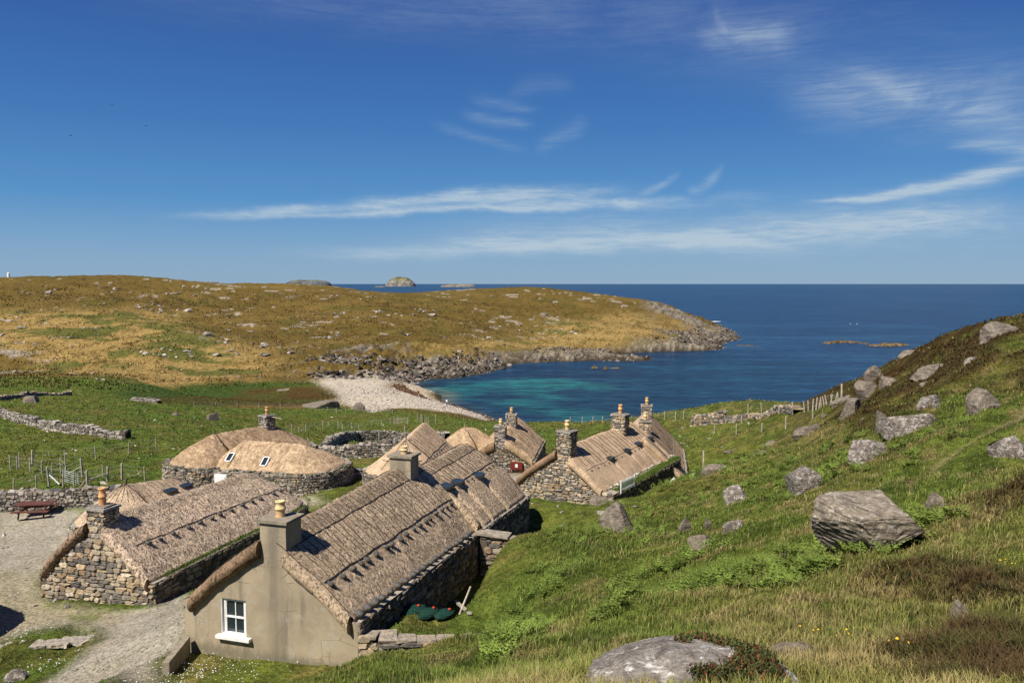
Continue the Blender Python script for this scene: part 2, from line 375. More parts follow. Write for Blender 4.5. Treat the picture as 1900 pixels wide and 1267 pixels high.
# sea bed and the ground behind the crests (u gives the direction, D the distance, z the height above the sea)
for (u, D, z) in [(780,245,-.6),(850,215,-.6),(900,190,-.8),(950,170,-.8),(1000,160,-1.2),(1100,160,-2),(1250,150,-2),(1400,140,-2),(1550,125,-2),(1650,115,-2),
                  (900,250,-3),(1000,220,-4),(1000,300,-3),(1100,290,-4),(1200,330,-3),(1300,350,-4),(1400,300,-6),(1200,220,-7),(1500,220,-8),(1700,200,-8),(1900,180,-8),(2100,160,-6),
                  (1400,470,-4),(1500,450,-8),(1360,560,-6),(1300,620,-8),(1200,680,-8),(1000,720,-8),(800,700,-8),(600,690,-8),(400,700,-8),(200,760,4),(0,760,8),(-200,760,8),(-200,900,0),(0,900,-5),(400,900,-10),
                  (1800,90,2),(2000,85,10),(2200,80,20),(1700,100,-1),(2300,30,24),(2300,12,27),(2000,20,24.2),(2100,45,27),
                  (-200,60,14.6),(-400,50,15),(-200,100,13),(-200,180,9),(-400,300,20),(-200,430,32),(-600,200,16)]:
    ctrl((u-CX)/F*D, D, z)
for (u, v) in [(780,716),(830,748),(880,764),(905,772),(850,700),(900,691),(1000,673),(1100,669),(1200,663),(1300,651),(1340,640)]:   # waterline
    r = ray(u, v); t = -ZC/r[2]; ctrl(r[0]*t, r[1]*t, -0.1)
for (x, y, z) in [(0,.5,28.35),(-2,1,28.1),(2,1,28.4),(0,3,28.1),(3,3,28.2),(-3,3,27.4),(-4,8,24.8),(-8,14,21.2),(-14,20,18.6),(-20,22,17.3),(-12,10,22.5),(-25,12,20),(-8,3,25.5),(-14,5,25),(8,2,28.6),(-2,12,24.2),(-3,17,21.4),
                  (-40,40,15.1),(-35,30,15.6),(-50,60,14.4),(-13,29.5,17.2),(-14.5,33,16.1),(-12,24.5,17.9),(-10.6,27,17.6),(-8,41,15.6),(-5,47,15.5),
                  (-5,25.5,18.15),(-4,27,18.5),(-2.5,31,17.9),(-.5,36,17.4),(1.5,42,16.9),(0,45.5,16.7),(-4,34,17.9),(-6,30,18),(-18,42,15.1),(-14,50,15.1),(-10,52,15.1),(-6,56,15),(-2,58,14.9),(-1,49,16.2),
                  (3,50,16.1),(6,49,16.1),(9,54,16.0),(12,58,15.9),(5,56,15.6),(0,64,14.3),(2,72,13.6),(9,64,15),(14,68,15.2),(17,62,15.8),(-4,72,14.6),(-20,60,15),(-16,54,15.2),(-26,58,15.2),(-3,38,17.2),
                  (-6,80,14),(4,85,13)]:
    ctrl(x, y, z)
CPX = np.array(CPX)
def tps_fit(X, Y, Z, lam):
    n = len(X); r2 = (X[:, None]-X[None])**2+(Y[:, None]-Y[None])**2
    K = np.where(r2 > 0, .5*r2*np.log(r2+1e-12), 0)+lam*np.eye(n)
    Pm = np.stack([np.ones(n), X, Y], 1)
    A = np.block([[K, Pm], [Pm.T, np.zeros((3, 3))]])
    return np.linalg.solve(A, np.concatenate([Z, np.zeros(3)]))
# heights are fitted on the slope seen from the hill: rel = z/d keeps near and far detail in balance
cx_, cy_ = lp(CPX[:, 0], CPX[:, 1]); CPD = np.hypot(CPX[:, 0], CPX[:, 1])+1
COEF = tps_fit(cx_, cy_, (CPX[:, 2]-ZC)/CPD, 2e-4)
def base_height(x, y):
    x = np.asarray(x, float).ravel(); y = np.asarray(y, float).ravel()
    out = np.empty(len(x)); n = len(cx_)
    for i in range(0, len(x), 20000):
        a, b = lp(x[i:i+20000], y[i:i+20000])
        r2 = (a[:, None]-cx_[None])**2+(b[:, None]-cy_[None])**2
        k = .5*r2*np.log(r2+1e-12)
        out[i:i+20000] = (k@COEF[:n]+COEF[n]+COEF[n+1]*a+COEF[n+2]*b)*(np.hypot(x[i:i+20000], y[i:i+20000])+1)+ZC
    return out
_bh = base_height
def sub_(v, a, b, w_): return sstep(v, a-w_, a+w_)*(1-sstep(v, b-w_, b+w_))
def base_height(x, y):
    z = _bh(x, y); x = np.asarray(x, float).ravel(); y = np.asarray(y, float).ravel()
    c_, s_ = math.cos(R(17)), math.sin(R(17)); dx, dy = x+7.85, y-25.0; gx_, gy_ = dx*c_-dy*s_, dx*s_+dy*c_
    near = (np.abs(gx_-5) < 8) & (np.abs(gy_-5) < 12)
    pit = sub_(gx_, 2.0, 4.9-.02*gy_, .55)*sub_(gy_, 4.0, 11.3, .45)
    z = np.where(near, z*(1-pit)+np.minimum(z, 16.9+.02*gy_)*pit, z)
    wy = .1+np.clip(gx_-3.9, 0, 5)*.42
    bank = sub_(gx_, 3.3, 7.2, .7); step_ = sstep(gy_-wy, .05, .35)*(1-sstep(gy_-wy, 2.9, 3.9))
    z = np.where(near, z+bank*step_*np.maximum(0, 18.75-.04*(gx_-3)-z)*.9, z)
    front = bank*(1-sstep(gy_-wy, -.15, .05))*sstep(gy_-wy, -2.2, -.6)
    z = np.where(near, z*(1-front)+np.minimum(z, 17.50+.16*(gx_-3.2))*front, z)
    # drained strip along the turf topped wall of the wide rubble gable house
    c_, s_ = math.cos(R(31.5)), math.sin(R(31.5)); dx, dy = x-2.95, y-49.9; gx_, gy_ = dx*c_-dy*s_, dx*s_+dy*c_
    pit = sub_(gx_, 3.0, 5.0, .7)*sub_(gy_, 1.2, 13.5, .8)
    return np.where((np.abs(gx_) < 9) & (np.abs(gy_-6) < 12), z*(1-pit)+np.minimum(z, 16.05)*pit, z)
def drop(u, v, t0=3.0, t1=900.0):
    """where the line of sight through a photo pixel meets the ground"""
    r = ray(u, v); ts = np.exp(np.linspace(math.log(t0), math.log(t1), 700))
    P = r[None]*ts[:, None]; h = base_height(P[:, 0], P[:, 1]); below = (P[:, 2]+ZC) < h
    if not below.any(): i = len(ts)-1
    else: i = int(np.argmax(below))
    i = max(i, 1)
    a, b = P[i-1], P[i]; ha, hb = a[2]+ZC-h[i-1], b[2]+ZC-h[i]
    k = ha/(ha-hb) if ha != hb else 0
    p = a+(b-a)*min(max(k, 0), 1); return np.array([p[0], p[1], float(base_height([p[0]], [p[1]])[0])])

POLYS = {}
def region(name, *polys):
    POLYS[name] = [np.array([drop(u, v)[:2] for (u, v) in p]) for p in polys]
region('gravel', [(-60,950),(150,948),(172,962),(170,985),(120,1045),(78,1070),(78,1125),(200,1138),(285,1128),(330,1098),(360,1088),(354,1190),(300,1218),(262,1275),(60,1275),(140,1225),(178,1188),(120,1168),(-60,1180)],
       [(545,925),(585,925),(600,935),(560,942)], [(930,880),(955,868),(975,872),(950,892)])
region('yard', [(-60,1060),(80,1072),(80,1125),(200,1140),(170,1180),(90,1165),(-60,1185)])
region('marsh', [(250,735),(320,722),(450,714),(600,716),(618,738),(590,752),(480,752),(360,752),(280,748)])
region('reeds', [(180,728),(320,712),(450,706),(600,704),(612,714),(450,722),(330,734),(240,742)])
region('beach', [(598,706),(640,698),(700,700),(760,706),(786,716),(800,735),(850,755),(915,775),(900,779),(840,768),(775,758),(735,757),(700,765),(670,756),(640,742),(610,728)])
region('green', [(-60,700),(150,702),(270,712),(330,735),(400,757),(560,757),(620,742),(680,762),(740,762),(790,764),(900,784),(1100,792),(1240,782),(1330,772),(1400,768),(1420,800),(1300,880),(1180,930),(1000,1100),(880,1200),(600,1275),(-60,1275)])
region('lawn', [(560,900),(640,845),(720,840),(720,880),(640,930),(560,920)], [(950,930),(1090,942),(1060,965),(960,1060),(900,1150),(880,1050),(930,985)], [(1270,785),(1380,775),(1400,800),(1300,870),(1275,860)], [(350,1215),(600,1222),(880,1205),(930,1275),(280,1275)])
region('tan', [(-60,590),(100,580),(260,562),(340,610),(420,650),(520,700),(430,706),(230,712),(60,690),(-60,640)], [(980,600),(1250,588),(1240,630),(1000,650),(800,655)])
region('moor', [(280,530),(600,532),(900,545),(1000,560),(900,600),(700,640),(560,640),(400,600),(330,580)])
region('shore', [(560,668),(640,650),(700,640),(800,648),(900,662),(1000,652),(1130,645),(1210,632),(1245,600),(1190,575),(1130,545),(1260,560),(1400,628),(1320,662),(1200,672),(1000,682),(900,698),(800,716),(740,712),(650,704),(600,700),(570,690)])
region('cliff', [(640,690),(690,650),(800,645),(900,665),(850,690),(780,712),(700,705)])
region('heather', [(1480,790),(1600,700),(1700,650),(1900,590),(1960,600),(1960,730),(1800,690),(1700,740),(1620,790)], [(1640,770),(1760,720),(1790,745),(1700,790)],
       [(1840,915),(1960,880),(1960,940),(1870,940)], [(1750,1120),(1850,1060),(1960,1040),(1960,1120),(1830,1140),(1780,1160)], [(1640,1105),(1760,1055),(1800,1075),(1690,1120)],[(1680,1230),(1960,1180),(1960,1275),(1700,1275)])
region('dry', [(1400,1267),(1300,1180),(1250,1100),(1400,1050),(1550,1040),(1750,960),(1960,860),(1960,1275)], [(1400,800),(1560,790),(1700,850),(1600,870),(1420,850)])
region('path', [(1960,740),(1960,750),(1890,782),(1800,832),(1735,874),(1690,903),(1684,899),(1730,868),(1800,824),(1880,774)], [(1600,978),(1608,984),(1530,1022),(1450,1070),(1442,1064),(1520,1014)])
region('brackenzone', [(1190,905),(1350,850),(1480,850),(1600,800),(1720,790),(1790,780),(1740,850),(1680,880),(1560,890),(1440,905),(1300,930),(1200,925)],
       [(1380,1080),(1480,1020),(1560,1030),(1700,960),(1740,950),(1700,1000),(1600,1060),(1440,1100)], [(1100,1120),(1180,1070),(1320,1030),(1480,1040),(1400,1090),(1230,1110),(1130,1180)],[(1420,880),(1500,865),(1620,865),(1600,900),(1480,930)],[(1560,1030),(1640,1000),(1740,950),(1775,940),(1770,965),(1680,1015),(1600,1050)])
region('lush', [(930,1100),(1000,1040),(1080,960),(1160,930),(1230,960),(1200,1020),(1050,1100),(960,1230),(880,1250)])
for nm, polys in POLYS.items():
    for i, p in enumerate(polys): polys[i] = np.stack(lp(p[:, 0], p[:, 1]), 1)
def inside(name, x, y, soft=.02, jit=.03, freq=14):
    """soft membership of a ground region, its edge broken up by noise"""
    a, b = lp(x, y)
    if jit: a = a+(fbm(a*freq, b*freq, 3, 91)-.5)*jit*2; b = b+(fbm(a*freq, b*freq, 3, 77)-.5)*jit*2
    best = np.full(a.shape, -9.0)
    for p in POLYS[name]:
        ins = np.zeros(a.shape, bool); dmin = np.full(a.shape, 9.0)
        m = (a > p[:, 0].min()-.1) & (a < p[:, 0].max()+.1) & (b > p[:, 1].min()-.1) & (b < p[:, 1].max()+.1)
        if not m.any(): continue
        am, bm = a[m], b[m]; im = np.zeros(am.shape, bool); dm = np.full(am.shape, 9.0)
        for i in range(len(p)):
            x0, y0 = p[i]; x1, y1 = p[(i+1) % len(p)]
            c = ((y0 > bm) != (y1 > bm)); dy = (y1-y0) if abs(y1-y0) > 1e-9 else 1e-9
            im ^= c & (am < (x1-x0)*(bm-y0)/dy+x0)
            L = (x1-x0)**2+(y1-y0)**2+1e-12
            t = np.clip(((am-x0)*(x1-x0)+(bm-y0)*(y1-y0))/L, 0, 1)
            dm = np.minimum(dm, np.hypot(am-x0-t*(x1-x0), bm-y0-t*(y1-y0)))
        best[m] = np.maximum(best[m], np.where(im, dm, -dm))
    return sstep(best, -soft, soft)

def ground_detail(x, y, z):
    """adds hummocks, rock relief and shore relief to the fitted height"""
    d = np.hypot(x, y)
    near = np.exp(-((d-20)/45.)**2)
    flat = np.maximum.reduce([inside('gravel', x, y), inside('lawn', x, y, .04), inside('marsh', x, y), inside('beach', x, y)])
    z = z + (fbm(x*.45, y*.45, 4, 3)-.5)*.72*(1-flat)*sstep(d, 3, 14)*np.where(z > .5, 1, .3)
    z = z + (fbm(x*2.2, y*2.2, 3, 5)-.5)*.24*(1-flat)*sstep(d, 2, 10)*(d < 140)
    far = sstep(d, 190, 300)*(z > .2)
    z = z + far*(fbm(x*.035, y*.035, 5, 11, .55)-.5)*4.2*sstep(z, 0, 7)*(1-.7*sstep(d, 400, 440))
    z = z + far*(fbm(x*.16+3, y*.22, 4, 12, .6)-.5)*1.3*sstep(z, 0, 3)
    cliff = inside('cliff', x, y, .03)
    sh = inside('shore', x, y, .03)
    rid = 1-np.abs(fbm(x*.10, y*.16, 4, 21, .6)*2-1)
    z = z + sh*(rid-.62)*3.6*sstep(z, -1.0, 2.0) + cliff*(rid-.6)*5.0*sstep(z, -.5, 3)
    z = z + sh*(fbm(x*.5, y*.5, 4, 22, .6)-.5)*1.8
    z = z + inside('heather', x, y, .05, .08)*sstep(fbm(x*.7, y*.7, 4, 32), .36, .56)*.30*sstep(d, 5, 9)
    z = z - inside('path', x, y, .012, .008)*.10*(d > 8)
    return z
def height(x, y):
    x = np.atleast_1d(np.asarray(x, float)); y = np.atleast_1d(np.asarray(y, float))
    return ground_detail(x, y, base_height(x, y))
def hz(x, y): return float(height([x], [y])[0])

C = lambda *a: np.array(a, float)
def mixv(c, k, m): return c*(1-m[:, None])+np.asarray(k)*m[:, None]
def ground_color(x, y, z):
    d = np.hypot(x, y); n = len(x)
    n1 = fbm(x*.12, y*.12, 4, 31); n2 = fbm(x*.7, y*.7, 4, 32); n3 = fbm(x*.03, y*.03, 4, 33); n4 = fbm(x*2.5, y*2.5, 3, 35)
    # moorland of the far headland
    c = np.tile(C(.150, .100, .028), (n, 1))
    c = mixv(c, C(.205, .135, .042), sstep(n3, .42, .62)*.6)
    c = mixv(c, C(.11, .078, .024), sstep(n1, .52, .66)*.55)
    c = mixv(c, C(.20, .14, .048), sstep(n2, .58, .72)*.5)
    c = mixv(c, C(.09, .095, .022), sstep(fbm(x*.06+9, y*.06, 4, 36), .58, .70)*.35)
    pl = np.abs(fbm(x*.018, y*.040, 4, 46, .55)-.5); c = mixv(c, C(.055, .038, .018), (1-sstep(pl, .002, .010))*.75*sstep(n1, .40, .5)); pg = np.abs(fbm(x*.010+3, y*.012, 3, 47)-.5); c = mixv(c, C(.26, .18, .06), (1-sstep(pg, .004, .020))*.5)
    tan = inside('tan', x, y, .05, .09, 9)
    c = mixv(c, C(.40, .27, .105), tan*.85*sstep(n2*.5+n1*.5, .32, .5))
    c = mixv(c, C(.10, .115, .028), tan*sstep(fbm(x*.045+4, y*.08, 5, 37, .6), .53, .60)*.85)
    # near hill: green to dry
    hill = sstep(-d, -150, -125)*(1-sstep(-x*.02-.2+0*d, 0, .3))
    g = np.tile(C(.125, .158, .030), (n, 1))
    g = mixv(g, C(.20, .17, .05), sstep(n1, .48, .64)*.6)
    g = mixv(g, C(.068, .092, .016), sstep(n2, .5, .66)*.6)
    g = mixv(g, C(.27, .20, .095), sstep(fbm(x*1.25, y*1.25, 3, 38), .57, .66)*.6); g = mixv(g, C(.045, .068, .013), sstep(fbm(x*.9+5, y*.9, 3, 34), .56, .68)*.5)
    dry = inside('dry', x, y, .06, .08)
    g = mixv(g, C(.140, .140, .036), dry*.5); g = mixv(g, C(.24, .185, .08), dry*(.05+.80*sstep(n2*.55+n4*.45, .47, .62)))
    heath = inside('heather', x, y, .05, .08)
    g = mixv(g, C(.065, .042, .016), heath*(.45+.55*sstep(n2, .36, .54)))
    nearmask = (d < 150)
    c = np.where(nearmask[:, None], mixv(c, 0*c+g, np.ones(n)) if False else g, c)
    green = inside('green', x, y, .03, .05)
    gg = np.tile(C(.112, .155, .029), (n, 1))
    gg = mixv(gg, C(.15, .15, .035), sstep(n1, .46, .62)*.55)
    gg = mixv(gg, C(.20, .15, .055), sstep(n2*.6+fbm(x*.2, y*.2, 3, 39)*.4, .52, .62)*.5)
    gg = mixv(gg, C(.060, .085, .015), sstep(n4*.5+n2*.5, .52, .62)*.5)
    lawn = inside('lawn', x, y, .03)
    gg = mixv(gg, C(.150, .168, .034), lawn*.7); gg = mixv(gg, C(.24, .19, .07), lawn*sstep(n2, .52, .62)*.55)
    c = mixv2(c, gg, green)
    c = mixv(c, C(.082, .125, .022), inside('lush', x, y, .05)*.6*sstep(n2, .3, .6))
    c = mixv(c, C(.085, .080, .020), inside('marsh', x, y, .02)); c = mixv(c, C(.10, .05, .02), inside('marsh', x, y, .02)*sstep(fbm(x*.05, y*.12, 3, 41), .5, .62)*.7)
    c = mixv(c, C(.055, .095, .020), inside('reeds', x, y, .015)*.9)
    bm = inside('beach', x, y, .012, .012)
    c = mixv(c, C(.50, .43, .355), bm)
    wr = np.exp(-((z-1.1)/.35)**2)*bm; c = mixv(c, C(.10, .045, .022), wr*.75*sstep(n1, .35, .5))
    c = mixv(c, C(.40, .30, .16), bm*sstep(-z, -.9, -.3)*.7)
    gr = inside('gravel', x, y, .02, .02)
    gc = np.tile(C(.33, .295, .245), (n, 1)); gc = mixv(gc, C(.27, .23, .175), sstep(n2, .45, .65)*.5)
    c = mixv2(c, gc, gr)
    yd = inside('yard', x, y, .03, .04); c = mixv(c, C(.28, .235, .155), yd*.8); c = mixv(c, C(.10, .125, .03), yd*sstep(n2*.7+n1*.3, .52, .6)*.8)
    c = mixv(c, C(.23, .17, .10), inside('path', x, y, .005, .012)*.6)
    sh = inside('shore', x, y, .025, .05)
    rockc = np.tile(C(.24, .20, .165), (n, 1)); rockc = mixv(rockc, C(.075, .06, .05), sstep(n2, .45, .62)*.8); rockc = mixv(rockc, C(.44, .37, .31), sstep(fbm(x*1.1, y*1.1, 3, 44), .55, .7)*.7)
    rm = sh*np.maximum(sstep(fbm(x*.08, y*.08, 4, 45), .38, .5), sstep(-z, -4.5, -2.0))
    c = mixv2(c, rockc, np.clip(rm, 0, 1))
    tide = sstep(-z, -1.1, -.5)*(1-bm)*(d > 100)
    c = mixv(c, C(.045, .032, .02), tide*.85)
    # bare rock breaking through the moor
    ro = sstep(fbm(x*.11, y*.30, 5, 51, .6)*.75+.25*fbm(x*.02, y*.02, 3, 52), .665, .69)*(d > 220)*(1-tan*.6)*(1-sh)
    c = mixv(c, C(.43, .37, .32), ro*.9)
    return c
def mixv2(a, b, m): return a*(1-m[:, None])+b*m[:, None]

def polar_sheet(name, az0, az1, naz, r0, r1, nr, cyo, zf):
    a = np.linspace(az0, az1, naz); r = np.exp(np.linspace(math.log(r0), math.log(r1), nr))
    AA, RR = np.meshgrid(a, r); x = (RR*np.sin(AA)).ravel(); y = (RR*np.cos(AA)+cyo).ravel()
    z, c = zf(x, y)
    i = np.arange(nr-1)[:, None]*naz+np.arange(naz-1)[None]; i = i.ravel()
    f = np.stack([i, i+1, i+naz+1, i+naz], 1)
    return np.stack([x, y, z], 1), [f], c
def tz(x, y):
    z = height(x, y); c = ground_color(x, y, z)
    gm = np.maximum.reduce([inside('gravel', x, y, .02, .02), inside('beach', x, y), inside('path', x, y, .006, .008)*.7])
    return z, np.concatenate([c, (1-gm)[:, None]], 1)
V_, F_, C_ = polar_sheet('ground', R(-46), R(50), 860, 2.6, 960, 700, -6, tz)
def ground_mat():
    m, t, b = base_mat('ground_cover')
    co = t.new('ShaderNodeTexCoord').outputs['Object']
    at_ = t.new('ShaderNodeAttribute', attribute_name='Col'); a = at_.outputs['Color']; vg = at_.outputs['Alpha']
    f1 = t.noise(co, 1.1, 6, .7); f2 = t.noise(co, 6, 5, .7); f3 = t.noise(co, 32, 3, .65)
    c = t.mixc(t.m('MULTIPLY_ADD', vg, .75, .25), a, t.mixc(t.ss(f1, .36, .64), (.62, .64, .62), (1.28, 1.26, 1.2)), 'MULTIPLY')
    c = t.mixc(1.0, c, t.mixc(t.ss(f2, .33, .67), (.60, .62, .58), (1.32, 1.30, 1.25)), 'MULTIPLY')
    c = t.mixc(1.0, c, t.mixc(t.ss(f3, .3, .7), (.72, .72, .7), (1.24, 1.24, 1.24)), 'MULTIPLY')
    t.put(b.inputs['Base Color'], c); b.inputs['Roughness'].default_value = .95; b.inputs['Specular IOR Level'].default_value = .06
    n = t.bump(t.m('MULTIPLY', f1, vg), .9, .7); n = t.bump(t.m('MULTIPLY', f2, t.m('MULTIPLY_ADD', vg, .7, .3)), .8, .14, n); n = t.bump(f3, .6, .03, n)
    t.put(b.inputs['Normal'], n); return m
M['ground'] = ground_mat()
ground = tag(mesh_obj('ground', V_, F_, M['ground'], cols=C_, smooth=True), kind='structure')

# ------------------------------------------------------------------ sea
region('sand1', [(790,728),(840,712),(900,708),(950,712),(940,730),(880,740),(830,735)])
region('sand2', [(900,712),(960,703),(1060,705),(1110,722),(1070,745),(1000,748),(960,728)])
region('sand3', [(900,745),(960,745),(1060,762),(1160,778),(1150,790),(1040,782),(950,762)])
for nm in ('sand1', 'sand2', 'sand3'):
    pass
def sea_region(name, pts):
    P = []
    for (u, v) in pts: r = ray(u, v); t = -ZC/r[2]; P.append((r[0]*t, r[1]*t))
    P = np.array(P); POLYS[name] = [np.stack(lp(P[:, 0], P[:, 1]), 1)]
sea_region('sand1', [(790,726),(830,712),(900,706),(940,712),(930,728),(870,742),(820,745)])
sea_region('sand2', [(910,708),(960,702),(1040,704),(1110,722),(1080,742),(1010,744),(960,730),(900,722)])
sea_region('sand3', [(880,742),(960,742),(1060,756),(1150,772),(1180,790),(1040,790),(930,762)])
sea_region('deepbay', [(800,700),(1300,655),(1500,700),(1300,800),(900,800),(780,740)])
def sea_zf(x, y):
    d = np.hypot(x, y); n = len(x)
    c = np.tile(C(.004, .022, .058), (n, 1))
    c = mixv(c, C(.0035, .028, .056), inside('deepbay', x, y, .15, .05)*.9)
    depth = np.where(d < 520, -base_height(np.where(d < 520, x, 0), np.where(d < 520, y, 300)), 9)
    c = mixv(c, C(.03, .045, .045), sstep(-depth, -1.2, -.1)*.8)
    for nm, k in (('sand1', .9), ('sand2', .95), ('sand3', .9)):
        mk = inside(nm, x, y, .025, .03, 16)*sstep(fbm(x*.05, y*.05, 4, 61), .22, .48)
        c = mixv(c, C(.010, .105, .108), mk*k*.85)
    lt = np.exp(-((z_near(x, y))/1.0)**2)
    c = mixv(c, C(.16, .15, .10), inside('sand1', x, y, .02)*sstep(-depth, -.9, -.2)*.6)
    # wind lanes
    ln = fbm(x*.004, y*.016, 4, 63); c = mixv(c, C(.008, .038, .085), sstep(ln, .52, .66)*.7*(d > 250))
    return np.zeros(n), c
def z_near(x, y): return np.full(len(x), 5.0)
V_, F_, C_ = polar_sheet('sea', R(-75), R(75), 420, 60, 90000, 420, -6, sea_zf)
def sea_mat():
    m, t, b = base_mat('sea_water')
    co = t.new('ShaderNodeTexCoord').outputs['Object']
    a = t.new('ShaderNodeAttribute', attribute_name='Col').outputs['Color']
    w1 = t.noise(t.mapp(co, (.16, .55, 1), (0, 0, .25)), 1.0, 5, .6, .3)
    w2 = t.noise(t.mapp(co, (.9, 2.2, 1), (0, 0, -.15)), 1.0, 4, .6)
    w3 = t.noise(t.mapp(co, (.010, .055, 1), (0, 0, .06)), 1.0, 5, .6)
    c = t.mixc(1.0, a, t.mixc(t.ss(w3, .35, .65), (.62, .68, .75), (1.35, 1.3, 1.2)), 'MULTIPLY')
    w4 = t.noise(t.mapp(co, (.035, .20, 1), (0, 0, .12)), 1.0, 5, .65)
    c = t.mixc(1.0, c, t.mixc(t.ss(w4, .36, .64), (.60, .66, .72), (1.5, 1.42, 1.32)), 'MULTIPLY')
    c = t.mixc(1.0, c, t.mixc(t.ss(w1, .38, .64), (.50, .55, .60), (1.9, 1.75, 1.6)), 'MULTIPLY')
    t.put(b.inputs['Base Color'], c); b.inputs['Roughness'].default_value = .28; b.inputs['IOR'].default_value = 1.33
    b.inputs['Specular IOR Level'].default_value = .25
    n = t.bump(w1, .75, .9); n = t.bump(w2, .6, .25, n)
    t.put(b.inputs['Normal'], n); return m
M['sea'] = sea_mat()
tag(mesh_obj('sea', V_, F_, M['sea'], cols=C_, smooth=True), kind='structure')

# ------------------------------------------------------------------ rubble walls
PAL_TAN = [(.40,.32,.215),(.33,.28,.21),(.26,.235,.20),(.46,.38,.27),(.20,.18,.155),(.36,.26,.17),(.145,.135,.125),(.42,.37,.30)]
PAL_GREY = [(.34,.31,.27),(.25,.23,.205),(.42,.38,.33),(.17,.16,.145),(.30,.26,.21),(.48,.44,.39),(.12,.115,.105)]
def path_sampler(path):
    P = np.array(path, float); seg = np.hypot(*(np.diff(P[:, :2], axis=0).T)); L = np.concatenate([[0], np.cumsum(seg)])
    def f(s):
        s = np.asarray(s, float); x = np.interp(s, L, P[:, 0]); y = np.interp(s, L, P[:, 1])
        e = .12; dx = np.interp(s+e, L, P[:, 0])-np.interp(s-e, L, P[:, 0]); dy = np.interp(s+e, L, P[:, 1])-np.interp(s-e, L, P[:, 1])
        l = np.hypot(dx, dy)+1e-9
        return x, y, dx/l, dy/l
    return f, L[-1]
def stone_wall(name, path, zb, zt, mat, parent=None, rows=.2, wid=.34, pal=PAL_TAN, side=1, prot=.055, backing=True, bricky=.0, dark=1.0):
    """rubble facing built stone by stone along a path; zb, zt give bottom and top height at a distance along it.
    side=+1: the face looks to the right of the direction of travel"""
    f, L = path_sampler(path)
    zb = zb if callable(zb) else (lambda s, k=zb: np.full(np.shape(s), k, float)); zt = zt if callable(zt) else (lambda s, k=zt: np.full(np.shape(s), k, float))
    sg = np.linspace(0, L, 60); z0 = float(np.min(zb(sg))); z1 = float(np.max(zt(sg)))
    cs, cz, hw, hh, pr, cc = [], [], [], [], [], []
    z = z0
    while z < z1:
        h = rows*rng.uniform(.5, 1.6); s = -rng.uniform(0, wid)
        while s < L:
            wd = wid*rng.uniform(.45, 1.7)*(1 if h > rows*.8 else 1.15)
            c = s+wd/2
            if 0 < c < L:
                parts = [(z+h/2, h)] if rng.random() > .22 or h < rows*1.1 else [(z+h*.28, h*.5), (z+h*.78, h*.44)]
                for (zc, hc) in parts:
                    b_, t_ = float(zb(c)), float(zt(c))
                    if b_ < zc < t_-.2*hc:
                        cs.append(c); cz.append(zc+rng.normal(0, .022)); hw.append(min(wd/2, c+.02, L-c+.02)); hh.append(hc/2); pr.append(prot*rng.uniform(.4, 1.5))
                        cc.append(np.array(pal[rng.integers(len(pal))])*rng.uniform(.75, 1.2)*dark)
            s += wd
        z += h
    cs, cz, hw, hh, pr, cc = map(np.array, (cs, cz, hw, hh, pr, cc)); n = len(cs)
    base = np.array([(-1,-.5),(-.55,-1),(.55,-1),(1,-.5),(1,.5),(.55,1),(-.55,1),(-1,.5)])
    jit = rng.normal(0, .15, (n, 8, 2)); q = base[None]*(1+0*jit)+jit
    S0 = cs[:, None]+q[:, :, 0]*hw[:, None]*.99; Z0 = cz[:, None]+q[:, :, 1]*hh[:, None]*.98
    S1 = cs[:, None]+q[:, :, 0]*hw[:, None]*.80; Z1 = cz[:, None]+q[:, :, 1]*hh[:, None]*.76
    tilt = rng.normal(0, .35, (n, 2)); d1 = pr[:, None]*(1+q[:, :, 0]*tilt[:, :1]*.5+q[:, :, 1]*tilt[:, 1:]*.5)
    def place(s, zz, d):
        x, y, tx, ty = f(s.ravel()); nx, ny = ty*side, -tx*side; d = d.ravel()
        return np.stack([x+nx*d, y+ny*d, zz.ravel()], 1)
    v = np.concatenate([place(S0, Z0, np.full(S0.shape, -.03)), place(S1, Z1, d1)]); m = n*8
    i = np.arange(n)[:, None]*8; j = np.arange(8)[None]
    a = (i+j).ravel(); b = (i+(j+1) % 8).ravel()
    quads = np.stack([a, b, b+m, a+m], 1); octs = m+i+j
    if side < 0: quads = quads[:, ::-1]; octs = octs[:, ::-1]
    cols = np.concatenate([np.repeat(cc*.8, 8, 0), np.repeat(cc, 8, 0)])
    o = mesh_obj(name, v, [quads, octs], mat, parent, cols)
    if backing:
        k = max(2, int(L/.25)); s = np.linspace(0, L, k+1); vb = place(s, zb(s)-.1, np.full(k+1, -.012)); vt = place(s, np.maximum(zt(s)-.03, zb(s)), np.full(k+1, -.012))
        vv = np.concatenate([vb, vt]); ff = np.array([(i, i+1, i+k+2, i+k+1) for i in range(k)])
        if side < 0: ff = ff[:, ::-1]
        me = o.data; o.data = join_mesh(name, me, vv, ff); bpy.data.meshes.remove(me)
    return o
